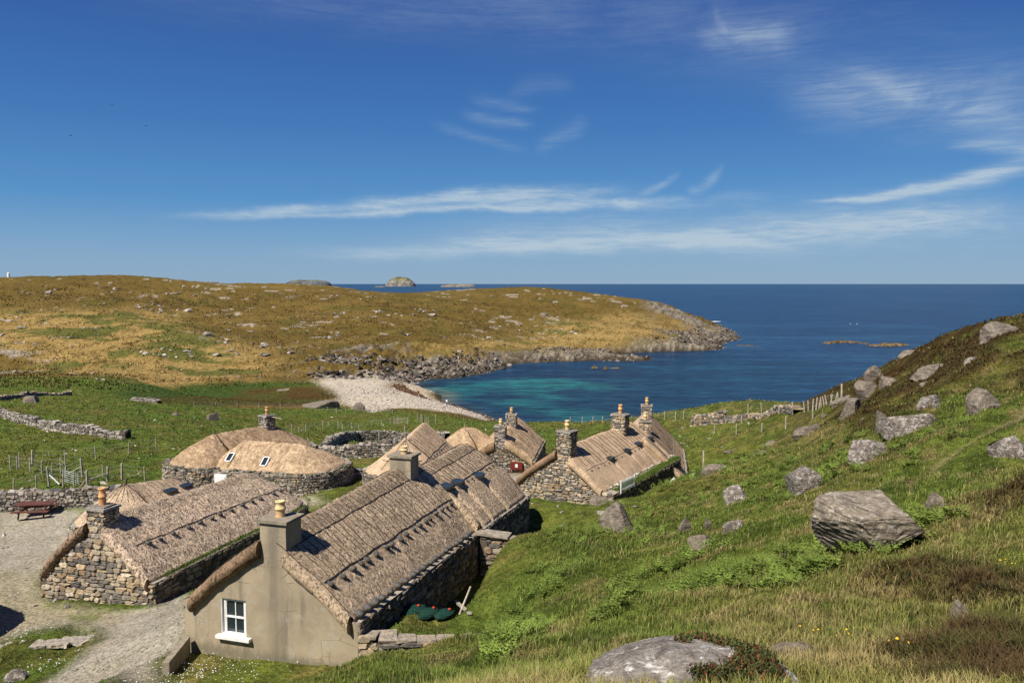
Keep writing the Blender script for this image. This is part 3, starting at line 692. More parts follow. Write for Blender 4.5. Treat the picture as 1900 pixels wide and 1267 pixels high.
def join_mesh(name, me, vv, ff):
    """appends dark core faces (second material) to a facing"""
    n = len(me.vertices); co = np.empty(n*3, np.float32); me.vertices.foreach_get('co', co)
    ca = np.empty(n*4, np.float32); me.attributes['Col'].data.foreach_get('color', ca)
    faces = {}
    lt = np.empty(len(me.polygons), np.int32); me.polygons.foreach_get('loop_total', lt)
    lv = np.empty(len(me.loops), np.int32); me.loops.foreach_get('vertex_index', lv)
    st = np.concatenate([[0], np.cumsum(lt)[:-1]])
    arrs = []
    for k in np.unique(lt):
        idx = st[lt == k]; arrs.append(lv[idx[:, None]+np.arange(k)[None]])
    nst = len(lt)
    arrs.append(np.asarray(ff)+n)
    o = mesh_obj(name+'_tmp', np.concatenate([co.reshape(-1, 3), vv]), arrs, None, None, np.concatenate([ca.reshape(-1, 4)[:, :3], np.tile((.5, .42, .32), (len(vv), 1))]))
    m2 = o.data; bpy.data.objects.remove(o); m2.name = name
    m2.materials.append(me.materials[0]); m2.materials.append(M['mortar'])
    mi = np.zeros(len(m2.polygons), np.int32); mi[nst:] = 1; m2.polygons.foreach_set('material_index', mi)
    return m2
def freestanding(name, label, pts, h, thick=.55, pal=PAL_GREY, rows=.17, wid=.26, ragged=.15, cat='wall', group=None, base_z=None, sink=.15):
    """dry stone wall along ground points: two faces, core and a row of cope stones, one mesh"""
    P = np.array(pts, float); f, L = path_sampler(P)
    k = max(4, int(L/.8)); s = np.linspace(0, L, k+1); x, y, tx, ty = f(s)
    gz = height(x, y) if base_z is None else base_z(x, y)
    hs = h*(1+ragged*(fbm(s*.35, s*0+3, 3, int(abs(x[0])*7) % 50)-.5)*2)
    root = empty(name, (x[0], y[0], gz[0]), 0, label=label, cat=cat, group=group)
    loc = lambda q: q-np.array([x[0], y[0], gz[0]])
    zb = lambda q: np.interp(q, s, gz)-sink-gz[0]; zt = lambda q: np.interp(q, s, gz+hs)-gz[0]
    objs = []
    for sd_ in (1, -1):
        off = np.stack([x+ty*sd_*thick/2-x[0], y-tx*sd_*thick/2-y[0]], 1)
        objs.append(stone_wall('stone_face', off, zb, zt, M['stone'], root, rows, wid, pal, sd_, .06))
    mb = MB()
    q = 0.0
    while q < L:
        wd = rng.uniform(.18, .42); X, Y, TX, TY = f(q+wd/2); zz = float(zt(q+wd/2)); rt = rotz(math.atan2(TY, TX)+rng.normal(0, .2)) @ rotx(rng.normal(0, .15)) @ roty(rng.normal(0, .25))
        cc = np.array(pal[rng.integers(len(pal))])*rng.uniform(.8, 1.3)
        mb.box(X-x[0], Y-y[0], zz+rng.uniform(-.04, .06), wd*.95, thick*rng.uniform(.6, 1.05), rng.uniform(.12, .26), rt, cc, .022)
        q += wd
    mb.build('cope_stones', M['stone'], root)
    return root

# ------------------------------------------------------------------ thatched houses
class Roof:
    def __init__(s, w, y0, y1, zr0, zr1, ze, hipF=0, hipB=0, power=.25, ez=.10, grooves=(), dze=0, seed=1, relief=.035, band=0.0, streak=.0, nn=2.3):
        s.nn = nn
        s.band, s.streak = band, streak
        s.dze = dze
        s.w, s.y0, s.y1, s.zr0, s.zr1, s.ze, s.hF, s.hB, s.pw, s.ez, s.gr, s.seed, s.relief = w, y0, y1, zr0, zr1, ze, hipF, hipB, power, ez, grooves, seed, relief
        s.a = y0+hipF; s.b = y1-hipB       # ridge segment
    def t(s, x, y):
        q = np.zeros_like(y)
        if s.hF: q = np.where(y < s.a, (s.a-y)/s.hF, q)
        if s.hB: q = np.where(y > s.b, (y-s.b)/s.hB, q)
        n = s.nn
        return (np.abs(x/s.w)**n+np.abs(q)**n)**(1/n)
    def top(s, x, y, rough=True):
        x = np.asarray(x, float); y = np.asarray(y, float); t = s.t(x, y)
        zr = s.zr0+(s.zr1-s.zr0)*np.clip((y-s.a)/max(s.b-s.a, .1), -.2, 1.2)
        e = s.ez; ts = (np.sqrt(t*t+e*e)-e)/(math.sqrt(1+e*e)-e)
        z = zr-(zr-(s.ze+s.dze*(y-s.y0)))*((1-s.pw)*ts+s.pw*ts**3.2)
        for (gx0, gx1, gy, wd, dp) in s.gr:     # creases running down the slope below the roof lights
            k = np.exp(-((y-gy)/wd)**2)*sstep(x*np.sign(gx1), abs(gx0)-.15, abs(gx0)+.1)
            z = z-dp*k
        if rough: z = z+(fbm(x*.9+s.seed*7, y*.9, 3, s.seed)-.5)*.10+(fbm(x*5, y*5, 3, s.seed+5)-.5)*s.relief*2
        return z
    def mesh(s, name, mat, parent, thick=.36, res=.075, fz=0.0, cut=None):
        roll = []; w = s.w; ring = []     # footprint: foot point on ridge, direction to the eave
        def arc(cy, hy, a0, a1):
            n = max(10, int((w+abs(hy))*1.2/res/1.6))
            for k in range(n+1):
                a = a0+(a1-a0)*k/n; cx_, sy = math.cos(a), math.sin(a); e = 2/s.nn
                ring.append((0, cy, w*math.copysign(abs(cx_)**e, cx_), abs(hy)*math.copysign(abs(sy)**e, sy)))
        ny = max(4, int((s.b-s.a)/res))
        for k in range(ny): ring.append((0, s.a+(s.b-s.a)*k/ny, w, 0))
        if s.hB: arc(s.b, s.hB, 0, math.pi)
        else: ring.append((0, s.b, w, 0)); ring.append((0, s.b, -w, 0))
        for k in range(1, ny): ring.append((0, s.b-(s.b-s.a)*k/ny, -w, 0))
        if s.hF: arc(s.a, s.hF, math.pi, 2*math.pi); closed = True
        else: ring.append((0, s.a, -w, 0)); closed = False
        ring = np.array(ring); nt = int(w*1.25/res)
        T = np.linspace(0, 1, nt+1); T = T*(.999)
        X = ring[:, None, 0]+ring[:, None, 2]*T[None]; Y = ring[:, None, 1]+ring[:, None, 3]*T[None]; Z = s.top(X, Y)
        # rounded eave, then the underside back up under the ridge
        ex, ey = ring[:, 2], ring[:, 3]; l = np.hypot(ex, ey)+1e-9; ux, uy = ex/l, ey/l
        E = [(.07, -.05), (.11, -.14), (.10, -.25), (.03, -.36), (-.12, -.42)]
        rag = (fbm(np.arange(len(ring))*.31, np.arange(len(ring))*.07, 3, s.seed+9)-.5)*.10
        Xe = np.stack([X[:, -1]+ux*(a+rag) for a, _ in E], 1); Ye = np.stack([Y[:, -1]+uy*(a+rag) for a, _ in E], 1)
        Ze = np.stack([Z[:, -1]+b*(1+fz) for _, b in E], 1)
        TU = np.array([.9, .6, .3, 0.0]); XU = ring[:, None, 0]+ring[:, None, 2]*TU; YU = ring[:, None, 1]+ring[:, None, 3]*TU; ZU = s.top(XU, YU, False)-thick
        X = np.concatenate([X, Xe, XU], 1); Y = np.concatenate([Y, Ye, YU], 1); Z = np.concatenate([Z, Ze, ZU], 1)
        n, m = X.shape; v = np.stack([X, Y, Z], 2).reshape(-1, 3); fs = []
        i = np.arange(n-1)[:, None]*m+np.arange(m-1)[None]; i = i.ravel()
        fs.append(np.stack([i, i+m, i+m+1, i+1], 1))
        if closed:
            i = (n-1)*m+np.arange(m-1); j = np.arange(m-1); fs.append(np.stack([i, j, j+1, i+1], 1))
        else:
            # barge roll on the gable: bulging band between top edge and underside, right side then left side
            for r_, sgn in ((0, 1), (n-1, -1)):
                top = np.arange(nt+1); xs = X[r_, top]; zs = Z[r_, top]; x_n = len(v)
                roll.append((len(v), sgn)); prof = [(.0, 0), (-.12, -.03), (-.23, -.14), (-.26, -.31), (-.20, -.48), (-.08, -.58), (.03, -.59)]
                rows_ = []
                for (dy, dz) in prof:
                    rows_.append(np.stack([xs, np.full(len(xs), s.a+dy)+(fbm(xs*4, xs*0+dz*9, 2, 3)-.5)*.04, zs+dz*(thick/.36)+ (0 if dz == 0 else (fbm(xs*5, xs*0+dz*7, 2, 8)-.5)*.05)], 1))
                vv = np.concatenate(rows_); v = np.concatenate([v, vv]); L_ = len(xs)
                for a in range(len(prof)-1):
                    p = x_n+a*L_+np.arange(L_-1); q = p+L_
                    if cut is not None:
                        xm = (xs[:-1]+xs[1:])/2; kk = (xm < cut[0]) | (xm > cut[1]); p, q = p[kk], q[kk]
                    quad = np.stack([p, p+1, q+1, q], 1) if sgn > 0 else np.stack([p, q, q+1, p+1], 1)
                    fs.append(quad)
                ends = [L_-1]
                if cut is not None: ends.append(int(np.argmax(kk)))
                for i_ in ends: fs.append(np.array([[x_n+a*L_+i_ for a in range(len(prof))]]))
        xx, yy = v[:, 0], v[:, 1]; cc = np.ones((len(v), 3))
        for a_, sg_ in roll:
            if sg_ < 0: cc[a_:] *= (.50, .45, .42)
        if s.band: cc *= (1-.30*(1-sstep(np.abs(xx/s.w), s.band-.015, s.band+.015)))[:, None]
        if s.streak: cc *= np.clip(1+s.streak*((fbm(xx*2.2, yy*7, 4, s.seed+40)-.5)*2.2+(fbm(xx*7, yy*9, 3, s.seed+41)-.5)*1.6), .3, 1.7)[:, None]**np.array([1, 1.05, 1.15])
        cc *= (1+.22*(fbm(xx*.7, yy*.7, 4, s.seed+42)-.5))[:, None]
        return mesh_obj(name, v, fs, mat, parent, cc, True)

def chimney(parent, x, y, zb, zt, sx, sy, kind, pot=.5, potr=.13, potcol=(.62, .42, .22), two=True):
    """chimney stack with cap and clay pot; kind is cement or stone"""
    if kind == 'cement':
        mb = MB(); mb.box(x, y, (zb+zt)/2, sx, sy, zt-zb); ch = mb.build('chimney', M['cement'], parent)
        mb = MB(); mb.box(x, y, zt+.05, sx+.17, sy+.17, .10); mb.build('chimney_cap', M['cap'], ch)
    else:
        p = [(x-sx/2, y-sy/2), (x+sx/2, y-sy/2), (x+sx/2, y+sy/2), (x-sx/2, y+sy/2), (x-sx/2, y-sy/2)]
        ch = stone_wall('chimney', p, zb, zt, M['stone'], parent, .15, .30, [tuple(np.array(q_)*1.3) for q_ in kind], 1, .03)
        mb = MB()
        for k in range(2):
            cx = x+(k-.5)*(sx+.1)/2; mb.box(cx, y, zt+.03, (sx+.1)/2-.01, sy+.12, .10, rotx(rng.normal(0, .02)), (.36, .33, .29), .015)
        mb.box(x, y, zt+.10, sx*.8, sy*.8, .07, None, (.24, .22, .19), .02)
        mb.build('chimney_cap', M['stone'], ch)
    pb = MB(); z = zt+.10; r = potr
    pb.lathe([(r*1.05, z), (r*.95, z+pot*.30), (r*1.0, z+pot*.45), (r*1.22, z+pot*.50), (r*1.22, z+pot*.56), (r*1.02, z+pot*.60), (r*.92, z+pot*.9), (r*1.08, z+pot*.93), (r*1.08, z+pot), (r*.8, z+pot), (r*.75, z+pot*.7)], x, y, 16,
             np.array([potcol if 11*0 <= k < 16*4 else tuple(np.clip(np.array(potcol)*(1.25, 1.35, 1.4), 0, .9)) for k in range(16*11)]))
    po = pb.build('chimney_pot', M['pot'], ch, True)
    return ch

def rope_line(mb, roof, pts, r=.014, lift=.02):
    P = []
    for (x, y) in pts: P.append((x, y, float(roof.top(np.array([x]), np.array([y]))[0])+lift))
    mb.tube(P, r, 4, cap=False)
def netting(house, roof, side, t0, t1, y0, y1, step, r=.014, name='roof_netting', wob=.03, cont=0):
    mb = MB(); y = y0
    while y < y1:
        yy = y+rng.normal(0, step*.12); pts = []
        for k in range(9):
            t = t0+(t1-t0)*k/8; pts.append((side*t*roof.w, yy+rng.normal(0, wob)))
        rope_line(mb, roof, pts, r); y += step
    return mb.build(name, M['rope'], house)
def anchor_line(house, roof, side, t, y0, y1, n, size=.13, hang=.16, mat='hangstone', stones=True, rope=True):
    ys = np.linspace(y0, y1, 50)
    if rope:
        mb = MB(); rope_line(mb, roof, [(side*roof.w*(t+.006*math.sin(q*3)), q) for q in ys], .02 if size > .095 else .010, .03); mb.build('anchor_rope', M['rope'], house)
    if not stones: return
    for k in range(n):
        y = y0+(y1-y0)*(k+.5)/n+rng.normal(0, (y1-y0)/n*.16); x = side*(roof.w*t+hang); z = float(roof.top(np.array([x]), np.array([y]))[0])
        hs = lump('anchor_stone', size*rng.uniform(.75, 1.25), size*rng.uniform(.7, 1.0), size*rng.uniform(.5, .7), M['hangstone'], house, 1)
        hs.location = (x, y, z+size*.4); hs.rotation_euler = (0, side*.6, rng.uniform(0, 3))
def ico(sub):
    import bmesh
    bm = bmesh.new(); bmesh.ops.create_icosphere(bm, subdivisions=sub, radius=1.0)
    v = np.array([q.co[:] for q in bm.verts]); f = np.array([[q.index for q in p.verts] for p in bm.faces]); bm.free(); return v, f
ICO = {k: ico(k) for k in (1, 2, 3, 4, 5)}
def noise3(p, s, seed):
    return (fbm(p[:, 0]*s+p[:, 2]*s*.7, p[:, 1]*s-p[:, 2]*s*.6, 4, seed)+fbm(p[:, 2]*s+p[:, 1]*s*.4, p[:, 0]*s*.8+5, 4, seed+3))/2-.5
def lump(name, a, b, c, mat, parent=None, sub=2, cuts=0, rough=.25, seed=None, tilt=None, colr=(1, 1, 1)):
    """a stone: ellipsoid cut by random planes and roughened"""
    seed = int(rng.integers(1000)) if seed is None else seed; r_ = np.random.default_rng(seed)
    v, f = ICO[sub]; v = v.copy()
    if cuts > 2:
        v = np.sign(v)*np.abs(v)**.62; q = rotz(r_.uniform(-.5, .5))@rotx(r_.uniform(-.25, .25)); v = v@q
        for _ in range(cuts+3):
            n = r_.normal(0, 1, 3); n[2] = abs(n[2])*.9-.15; n /= np.linalg.norm(n); d = r_.uniform(.42, .80)
            s_ = v@n; ex = np.maximum(s_-d, 0); v = v-ex[:, None]*n*.97
    lay = noise3(v*(1, 1, 2.6), 3.2, seed+2)
    v = v*(1+rough*.8*noise3(v, 1.6, seed)[:, None]+rough*.45*lay[:, None]+rough*.28*noise3(v, 9, seed+9)[:, None])
    if cuts > 2:
        lo, hi = v.min(0), v.max(0); v = (v-(lo+hi)/2)/((hi-lo)/2)
    v = v*(a, b, c)
    if tilt is not None: v = v @ np.array(tilt).T
    return mesh_obj(name, v, [f], mat, parent, np.tile(colr, (len(v), 1)), sub < 3 or cuts == 0)

def skylight(house, roof, x, y, wd=.7, ln=.55, tilt=.12, side=1, flush=False):
    z = float(roof.top(np.array([x]), np.array([y]))[0])
    e = .2; slope = math.atan2(float(roof.top(np.array([x-e*side]), np.array([y]))[0])-float(roof.top(np.array([x+e*side]), np.array([y]))[0]), 2*e)
    a = slope if flush else tilt
    rt = roty(side*a); mb = MB()
    def P(dx, dy, dz): return np.array([x, y, z]) + rt@np.array([dx, dy, dz])
    up = .05 if flush else .10
    for (dx, dy, sx, sy) in ((-ln/2, 0, .07, wd), (ln/2, 0, .07, wd), (0, -wd/2, ln-.07, .07), (0, wd/2, ln-.07, .07)):
        p = P(dx*side, dy, up); mb.box(*p, sx, sy, .12, rt)
    fr = mb.build('skylight', M['white'] if flush else M['slate'], house)
    mb = MB(); p = P(0, 0, up+.035); mb.box(*p, ln-.08, wd-.08, .03, rt); mb.build('skylight_glass', M['glass'], fr)
    if not flush:
        mb = MB()      # dark upstand under the raised lower edge of the light
        p = P(side*(ln/2-.08), 0, -.10); mb.box(*p, .05, wd-.06, .30, rt); mb.build('skylight_upstand', M['slate'], fr)
    return fr
def turf_strip(parent, pts, wdt, name='turf', dens=900, hgt=.10, colr=(.075, .115, .018)):
    """grass growing on a wall head: small blades along a local path"""
    f, L = path_sampler([(p[0], p[1]) for p in pts]); n = int(dens*L*wdt)
    s = rng.uniform(0, L, n); x, y, tx, ty = f(s); o = rng.normal(0, .33, n)*wdt; S_ = np.concatenate([[0], np.cumsum(np.hypot(*(np.diff(np.array([(p[0], p[1]) for p in pts]), axis=0).T)))])
    z = np.interp(s, S_, [p[2] for p in pts])+.06*np.exp(-(o/wdt*2)**2)-.02
    v, fc, cc = blade_arrays(x+ty*o, y-tx*o, z, hgt*rng.uniform(.5, 1.4, n), .022, np.tile(colr, (n, 1))*rng.uniform(.5, 1.8, (n, 1)))
    return mesh_obj(name, v, [fc], M['veg'], parent, cc)
def blade_arrays(x, y, z, h, wd, c, lean=.5):
    n = len(x); a = rng.uniform(0, 2*math.pi, n); b = a+rng.normal(0, .6, n)+math.pi/2; wd = np.broadcast_to(wd, (n,)) if np.ndim(wd) == 0 else wd
    l = np.abs(rng.normal(lean, .35, n))*h
    wx, wy = np.cos(a)*wd/2, np.sin(a)*wd/2; lx, ly = np.cos(b)*l, np.sin(b)*l
    p = np.stack([np.stack([x-wx, y-wy, z-.02], 1), np.stack([x+wx, y+wy, z-.02], 1),
                  np.stack([x+wx*.8+lx*.35, y+wy*.8+ly*.35, z+h*.6], 1), np.stack([x-wx*.8+lx*.35, y-wy*.8+ly*.35, z+h*.6], 1),
                  np.stack([x+lx, y+ly, z+h*.95], 1)], 1)
    v = p.reshape(-1, 3); i = np.arange(n)*5
    f = np.concatenate([np.stack([i, i+1, i+2], 1), np.stack([i, i+2, i+3], 1), np.stack([i+3, i+2, i+4], 1)])
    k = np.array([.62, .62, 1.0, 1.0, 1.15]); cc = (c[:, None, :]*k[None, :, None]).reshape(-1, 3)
    return v, f, cc

def loose_straw(h, roof, n, seed, light, dark):
    r_ = np.random.default_rng(seed); x = r_.uniform(-.45, .98, n)*roof.w; y = r_.uniform(roof.y0+.05, roof.y1-.3, n); k = roof.t(x, y) < .97; x, y = x[k], y[k]; n = len(x)
    z = roof.top(x, y)+.008; L = r_.uniform(.07, .17, n); a = r_.normal(0, .45, n); sx = np.sign(x)+(x == 0); dx = sx*np.cos(a)*L; dy = np.sin(a)*L; lift = r_.uniform(.0, .035, n)
    x2, y2 = x+dx, y+dy; z2 = roof.top(x2, y2)+.012+lift; wx, wy = -np.sin(a)*.010*sx, np.cos(a)*.010
    v = np.stack([np.stack([x-wx, y-wy, z], 1), np.stack([x+wx, y+wy, z], 1), np.stack([x2+wx*.5, y2+wy*.5, z2], 1), np.stack([x2-wx*.5, y2-wy*.5, z2], 1)], 1).reshape(-1, 3)
    i = np.arange(n)*4; f = np.stack([i, i+1, i+2, i+3], 1); c = np.where(r_.random((n, 1)) < .68, np.array([light]), np.array([dark]))*r_.uniform(.75, 1.2, (n, 1))
    o = mesh_obj('loose_straw', v, [f], M['veg'], h, np.repeat(c, 4, 0)); o['kind'] = 'stuff'; return o
def house(name, label, org, yaw, base, roof, mat, wall_out=.25, wall='stone', gable=True, eave_wall=None, pal=PAL_TAN, group='thatched stone cottages', sink=.9, rows=.2, wid=.36, gmat=None, gable_zoff=-.30, thick=.36, fz=0.0, res=.075, wshade=1.0):
    """root Empty at the middle of the front; local x across, y along the ridge, z above the base height"""
    h = empty(name, (org[0], org[1], base), -R(yaw), label=label, cat='cottage', group=group)
    W_ = roof.w+wall_out; ew = roof.ze-.18 if eave_wall is None else eave_wall
    yb = roof.y1+(.15 if roof.hB else 0)
    path = []
    def arc(cy, hy, a0, a1, n=18):
        for k in range(n+1):
            a = a0+(a1-a0)*k/n; c_, s_ = math.cos(a), math.sin(a); e = 2/(roof.nn+.3)
            path.append((W_*math.copysign(abs(c_)**e, c_), cy+hy*math.copysign(abs(s_)**e, s_)))
    if gable:
        path.append((W_, 0.0)); path.append((W_, roof.b))
        if roof.hB: arc(roof.b, roof.hB+wall_out, 0, math.pi)
        else: path += [(W_, yb), (-W_, yb), (-W_, roof.b)]
        path.append((-W_, 0.0))
    else:
        arc(roof.a, roof.hF+wall_out, -math.pi/2, 0); arc(roof.b, roof.hB+wall_out, 0, math.pi); arc(roof.a, roof.hF+wall_out, math.pi, 3*math.pi/2)
    gw = lambda x: roof.top(np.asarray(x, float), np.asarray(x, float)*0+roof.a, False)+gable_zoff
    Pp = np.array(path); Sp = np.concatenate([[0], np.cumsum(np.hypot(*(np.diff(Pp, axis=0).T)))])
    stone_wall('wall', path, -sink, lambda s: ew+roof.dze*np.interp(s, Sp, Pp[:, 1]), M['stone'], h, rows, wid, pal, 1, dark=wshade)  # stone colour darkened here to deepen the shade on the side walls
    # wall head: ledge between thatch and outer face
    P = np.array(path); ctr = np.array([0, (roof.a+roof.b)/2]); inn = P.copy(); inn[:, 0] *= (W_-.75)/W_
    if roof.hB: inn[:, 1] = np.where(P[:, 1] > roof.b, roof.b+(P[:, 1]-roof.b)*.75, inn[:, 1])
    if not gable: inn[:, 1] = np.where(P[:, 1] < roof.a, roof.a+(P[:, 1]-roof.a)*.75, inn[:, 1])
    n = len(P); v = np.concatenate([np.c_[P, ew-.02+roof.dze*P[:, 1]], np.c_[inn, ew+.03+roof.dze*inn[:, 1]]]); f = [(i, i+1, n+i+1, n+i) for i in range(n-1)]
    mesh_obj('wall_head', v, f, M['slab'], h)
    if not gable:
        cs = MB(); f_, LL = path_sampler(path); q = 0.0
        while q < LL:
            wd = rng.uniform(.15, .45); X, Y, TX, TY = [float(k) for k in f_(q+wd/2)]; o_ = rng.uniform(.10, .34)
            cs.box(X-TY*o_, Y+TX*o_, ew+rng.uniform(.0, .07), wd*.95, rng.uniform(.2, .42), rng.uniform(.08, .16), rotz(math.atan2(TY, TX)+rng.normal(0, .15))@rotx(rng.normal(0, .12)), np.array(pal[rng.integers(len(pal))])*rng.uniform(.8, 1.25), .02); q += wd*rng.uniform(.9, 1.5)
        cs.build('coping_stones', M['stone'], h)
        turf_strip(h, [(p_[0]*(W_-.2)/W_, p_[1], ew+.02) for p_ in path], .22, dens=260, hgt=.09)
    if gable:
        wl = lambda s: gw(np.clip(s-W_, -roof.w, roof.w))
        zt = lambda s: np.where(np.abs(s-W_) > roof.w, ew, np.maximum(wl(s), ew-.05))
        if wall == 'stone': stone_wall('gable_wall', [(-W_, 0), (W_, 0)], -sink, zt, M['stone'], h, rows, wid, gmat or pal, 1)
        if not roof.hB: stone_wall('gable_wall', [(W_, yb), (-W_, yb)], -sink, zt, M['stone'], h, rows, wid, pal, 1)
    return h, ew, W_, gw
def hit(h, roof, u, v):
    """local roof position met by the line of sight through a photo pixel"""
    a = -h.rotation_euler.z; o = np.array(h.location); r = ray(u, v); c, s = math.cos(a), math.sin(a)
    for t in np.arange(15, 95, .05):
        p = np.array([0, 0, ZC])+r*t-o; x = p[0]*c-p[1]*s; y = p[0]*s+p[1]*c
        if roof.y0 <= y <= roof.y1 and abs(x) < roof.w and p[2] < float(roof.top(np.array([x]), np.array([y]), False)[0]): return x, y
    return None
# ---- A: the near house with the harled gable
roofA = Roof(2.95, 0.0, 11.3, 3.82, 4.00, 1.62, power=.19, ez=.06, dze=-.045, seed=2, band=.235)
hA, ewA, WA, gwA = house('thatched_cottage', 'nearest thatched cottage, grey cement gable with one white sash window', (-7.85, 25.0), 17, 18.05, roofA, None, wall_out=.30, wall='cement', wshade=.62)
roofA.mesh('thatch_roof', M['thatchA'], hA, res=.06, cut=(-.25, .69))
def cement_gable(parent, W_, gw, ew, win, sink=.9, y=0.0):
    x0, x1, z0, z1 = win; xs = sorted(set([-W_, W_, x0, x1]+list(np.round(np.arange(-W_+.12, W_, .12), 3)))); v = []; f = []
    top = lambda x: max(ew, float(gw(np.array([x]))[0])) if abs(x) < 2.94 else ew
    def q(a, b, c, d): v.extend([a, b, c, d]); n = len(v); f.append((n-4, n-3, n-2, n-1))
    for a, b in zip(xs[:-1], xs[1:]):
        ya = y
        if a >= x0-1e-6 and b <= x1+1e-6:
            q((a, ya, -sink), (b, ya, -sink), (b, ya, z0), (a, ya, z0)); q((a, ya, z1), (b, ya, z1), (b, ya, top(b)), (a, ya, top(a)))
        else: q((a, ya, -sink), (b, ya, -sink), (b, ya, top(b)), (a, ya, top(a)))
    D_ = .32
    for (p, r_) in (((x0, z0), (x0, z1)), ((x0, z1), (x1, z1)), ((x1, z1), (x1, z0)), ((x1, z0), (x0, z0))):
        q((p[0], y, p[1]), (p[0], y+D_, p[1]), (r_[0], y+D_, r_[1]), (r_[0], y, r_[1]))
    # returns at both corners so the gable has thickness
    q((-W_, y, -sink), (-W_, y, ew), (-W_, y+.6, ew), (-W_, y+.6, -sink)); q((W_, y, -sink), (W_, y+.6, -sink), (W_, y+.6, ew), (W_, y, ew))
    return mesh_obj('gable_wall', v, f, M['cement'], parent)
WIN = (-1.80, -.86, .36, 1.66)
gA = cement_gable(hA, WA+.02, gwA, ewA, WIN)
mb = MB(); x0, x1, z0, z1 = WIN; cx = (x0+x1)/2; cz = (z0+z1)/2
mb.box(x0+.05, .12, cz, .09, .09, z1-z0); mb.box(x1-.05, .12, cz, .09, .09, z1-z0); mb.box(cx, .12, z1-.05, x1-x0-.18, .09, .09); mb.box(cx, .12, z0+.10, x1-x0-.18, .09, .09)
mb.box(x0+.012, .04, cz, .02, .10, z1-z0-.03); 
win = mb.build('window', M['white'], gA)
mb = MB(); mb.box(cx, .105, cz+.02, x1-x0-.18, .06, .05); mb.box(cx, .125, cz+.31, .03, .04, .56); mb.box(cx, .125, cz-.27, .03, .04, .52)
mb.box(x0+.12, .11, cz+.03, .04, .05, z1-z0-.25); mb.box(x1-.12, .11, cz+.03, .04, .05, z1-z0-.25)
mb.build('glazing_bar', M['white'], win)
mb = MB(); mb.box(cx, .145, cz, x1-x0-.14, .012, z1-z0-.12); mb.build('pane', M['glass'], win)
mb = MB(); mb.box(cx+.03, -.02, z0+.035, x1-x0+.34, .30, .10); mb.box(cx, .07, z0+.10, x1-x0-.02, .14, .08); mb.build('window_sill', M['white'], win)
chimney(hA, .22, .445, 2.9, 4.33, .95, .90, 'cement', .52, .15)
chimney(hA, .25, 9.9, 2.9, 4.44, .98, .85, 'cement', .34, .15, (.60, .42, .24))
netting(hA, roofA, 1, .03, .66, .5, 11.0, .34); netting(hA, roofA, -1, .03, .55, .5, 11.0, .34)
mb = MB()
for sd_ in (-1, 1): rope_line(mb, roofA, [(sd_*roofA.w*.235, q) for q in np.linspace(.3, 11, 40)], .018)
mb.build('roof_netting', M['rope'], hA)
anchor_line(hA, roofA, 1, .67, .1, 11.1, 18, .16)
mb = MB(); rope_line(mb, roofA, [(2.9*q, .0-.02+.0*q) for q in np.linspace(.12, .98, 14)], .015, .03); rope_line(mb, roofA, [(-2.9*q, .03) for q in np.linspace(.12, .98, 14)], .015, .03)
for q in np.linspace(.2, .98, 9):   # rope ties pegged down over the gable skews
    for sd_ in (1, -1):
        X = sd_*q*2.95; Z = float(gwA(np.array([X]))[0]); mb.box(X, -.06, Z-.10, .03, .03, .26, roty(rng.normal(0, .5)) ); mb.box(X, -.07, Z-.12, .12, .03, .03, roty(rng.normal(0, .5)))
mb.build('edge_rope', M['rope'], hA)
for k in range(19):
    y = .3+k*.56+rng.normal(0, .08); s_ = rng.uniform(.10, .19)
    e = lump('eave_stone', s_, s_*.9, s_*.8, M['hangstone'], hA, 2, 2); e.location = (3.06+rng.normal(0, .03), y, 1.60-.045*y+s_*.25-.05)
e = None
# ---- A2: the lower house that carries on behind it
GR = []
roofA2 = Roof(3.15, 0.0, 9.2, 3.42, 3.40, 1.25, hipB=2.7, power=.30, ez=.07, dze=-.06, seed=4, band=.20)
o2 = np.array([-7.85, 25.0])+np.array([math.sin(R(17)), math.cos(R(17))])*11.34+np.array([math.cos(R(17)), -math.sin(R(17))])*.05
hA2, ewA2, WA2, _ = house('thatched_cottage', 'thatched cottage joined to the back of the cement gabled one, three dark skylights', o2, 17, 18.05, roofA2, None, sink=1.9, pal=PAL_GREY, wshade=.62)
sk = [hit(hA2, roofA2, *p) for p in ((829, 906), (849, 897), (888, 884))]
sk = [p for p in sk if p]
roofA2.gr = [(p[0]+.25, 1, p[1]+.12, .13, .22) for p in sk]
roofA2.mesh('thatch_roof', M['thatchA'], hA2, res=.06)
for p in sk: skylight(hA2, roofA2, p[0], p[1], .62, .42, .10)
netting(hA2, roofA2, 1, .03, .48, .2, 8.0, .30); netting(hA2, roofA2, -1, .03, .5, .2, 8.0, .30)
mb = MB(); rope_line(mb, roofA2, [(.62, q) for q in np.linspace(.1, 7.5, 30)], .018); mb.build('roof_netting', M['rope'], hA2)
anchor_line(hA2, roofA2, 1, .50, .3, 8.2, 14, .10)

# ---- B: stone gabled house on the left
roofB = Roof(2.98, 0.0, 14.6, 3.92, 3.50, 1.50, hipB=3.2, power=.20, ez=.07, dze=.0, seed=7, relief=.05, band=.21)
hB, ewB, WB, gwB = house('thatched_cottage', 'thatched cottage with tan rubble gable and tall clay pot, left of the cement one', (-19.3, 36.0), 17, 15.2, roofB, None, wall_out=.30, rows=.21, wid=.40, wshade=.7, gmat=[tuple(np.array(c)*1.2) for c in PAL_TAN])
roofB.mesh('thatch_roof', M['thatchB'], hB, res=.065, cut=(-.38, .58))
chimney(hB, .10, .50, 2.3, 4.40, .98, .95, PAL_TAN, .85, .16, (.58, .30, .14))
netting(hB, roofB, 1, .05, .60, .5, 13.4, .62, .006); netting(hB, roofB, -1, .03, .5, .5, 13, .6, .008)
anchor_line(hB, roofB, 1, .60, .6, 13.6, 14, .17)
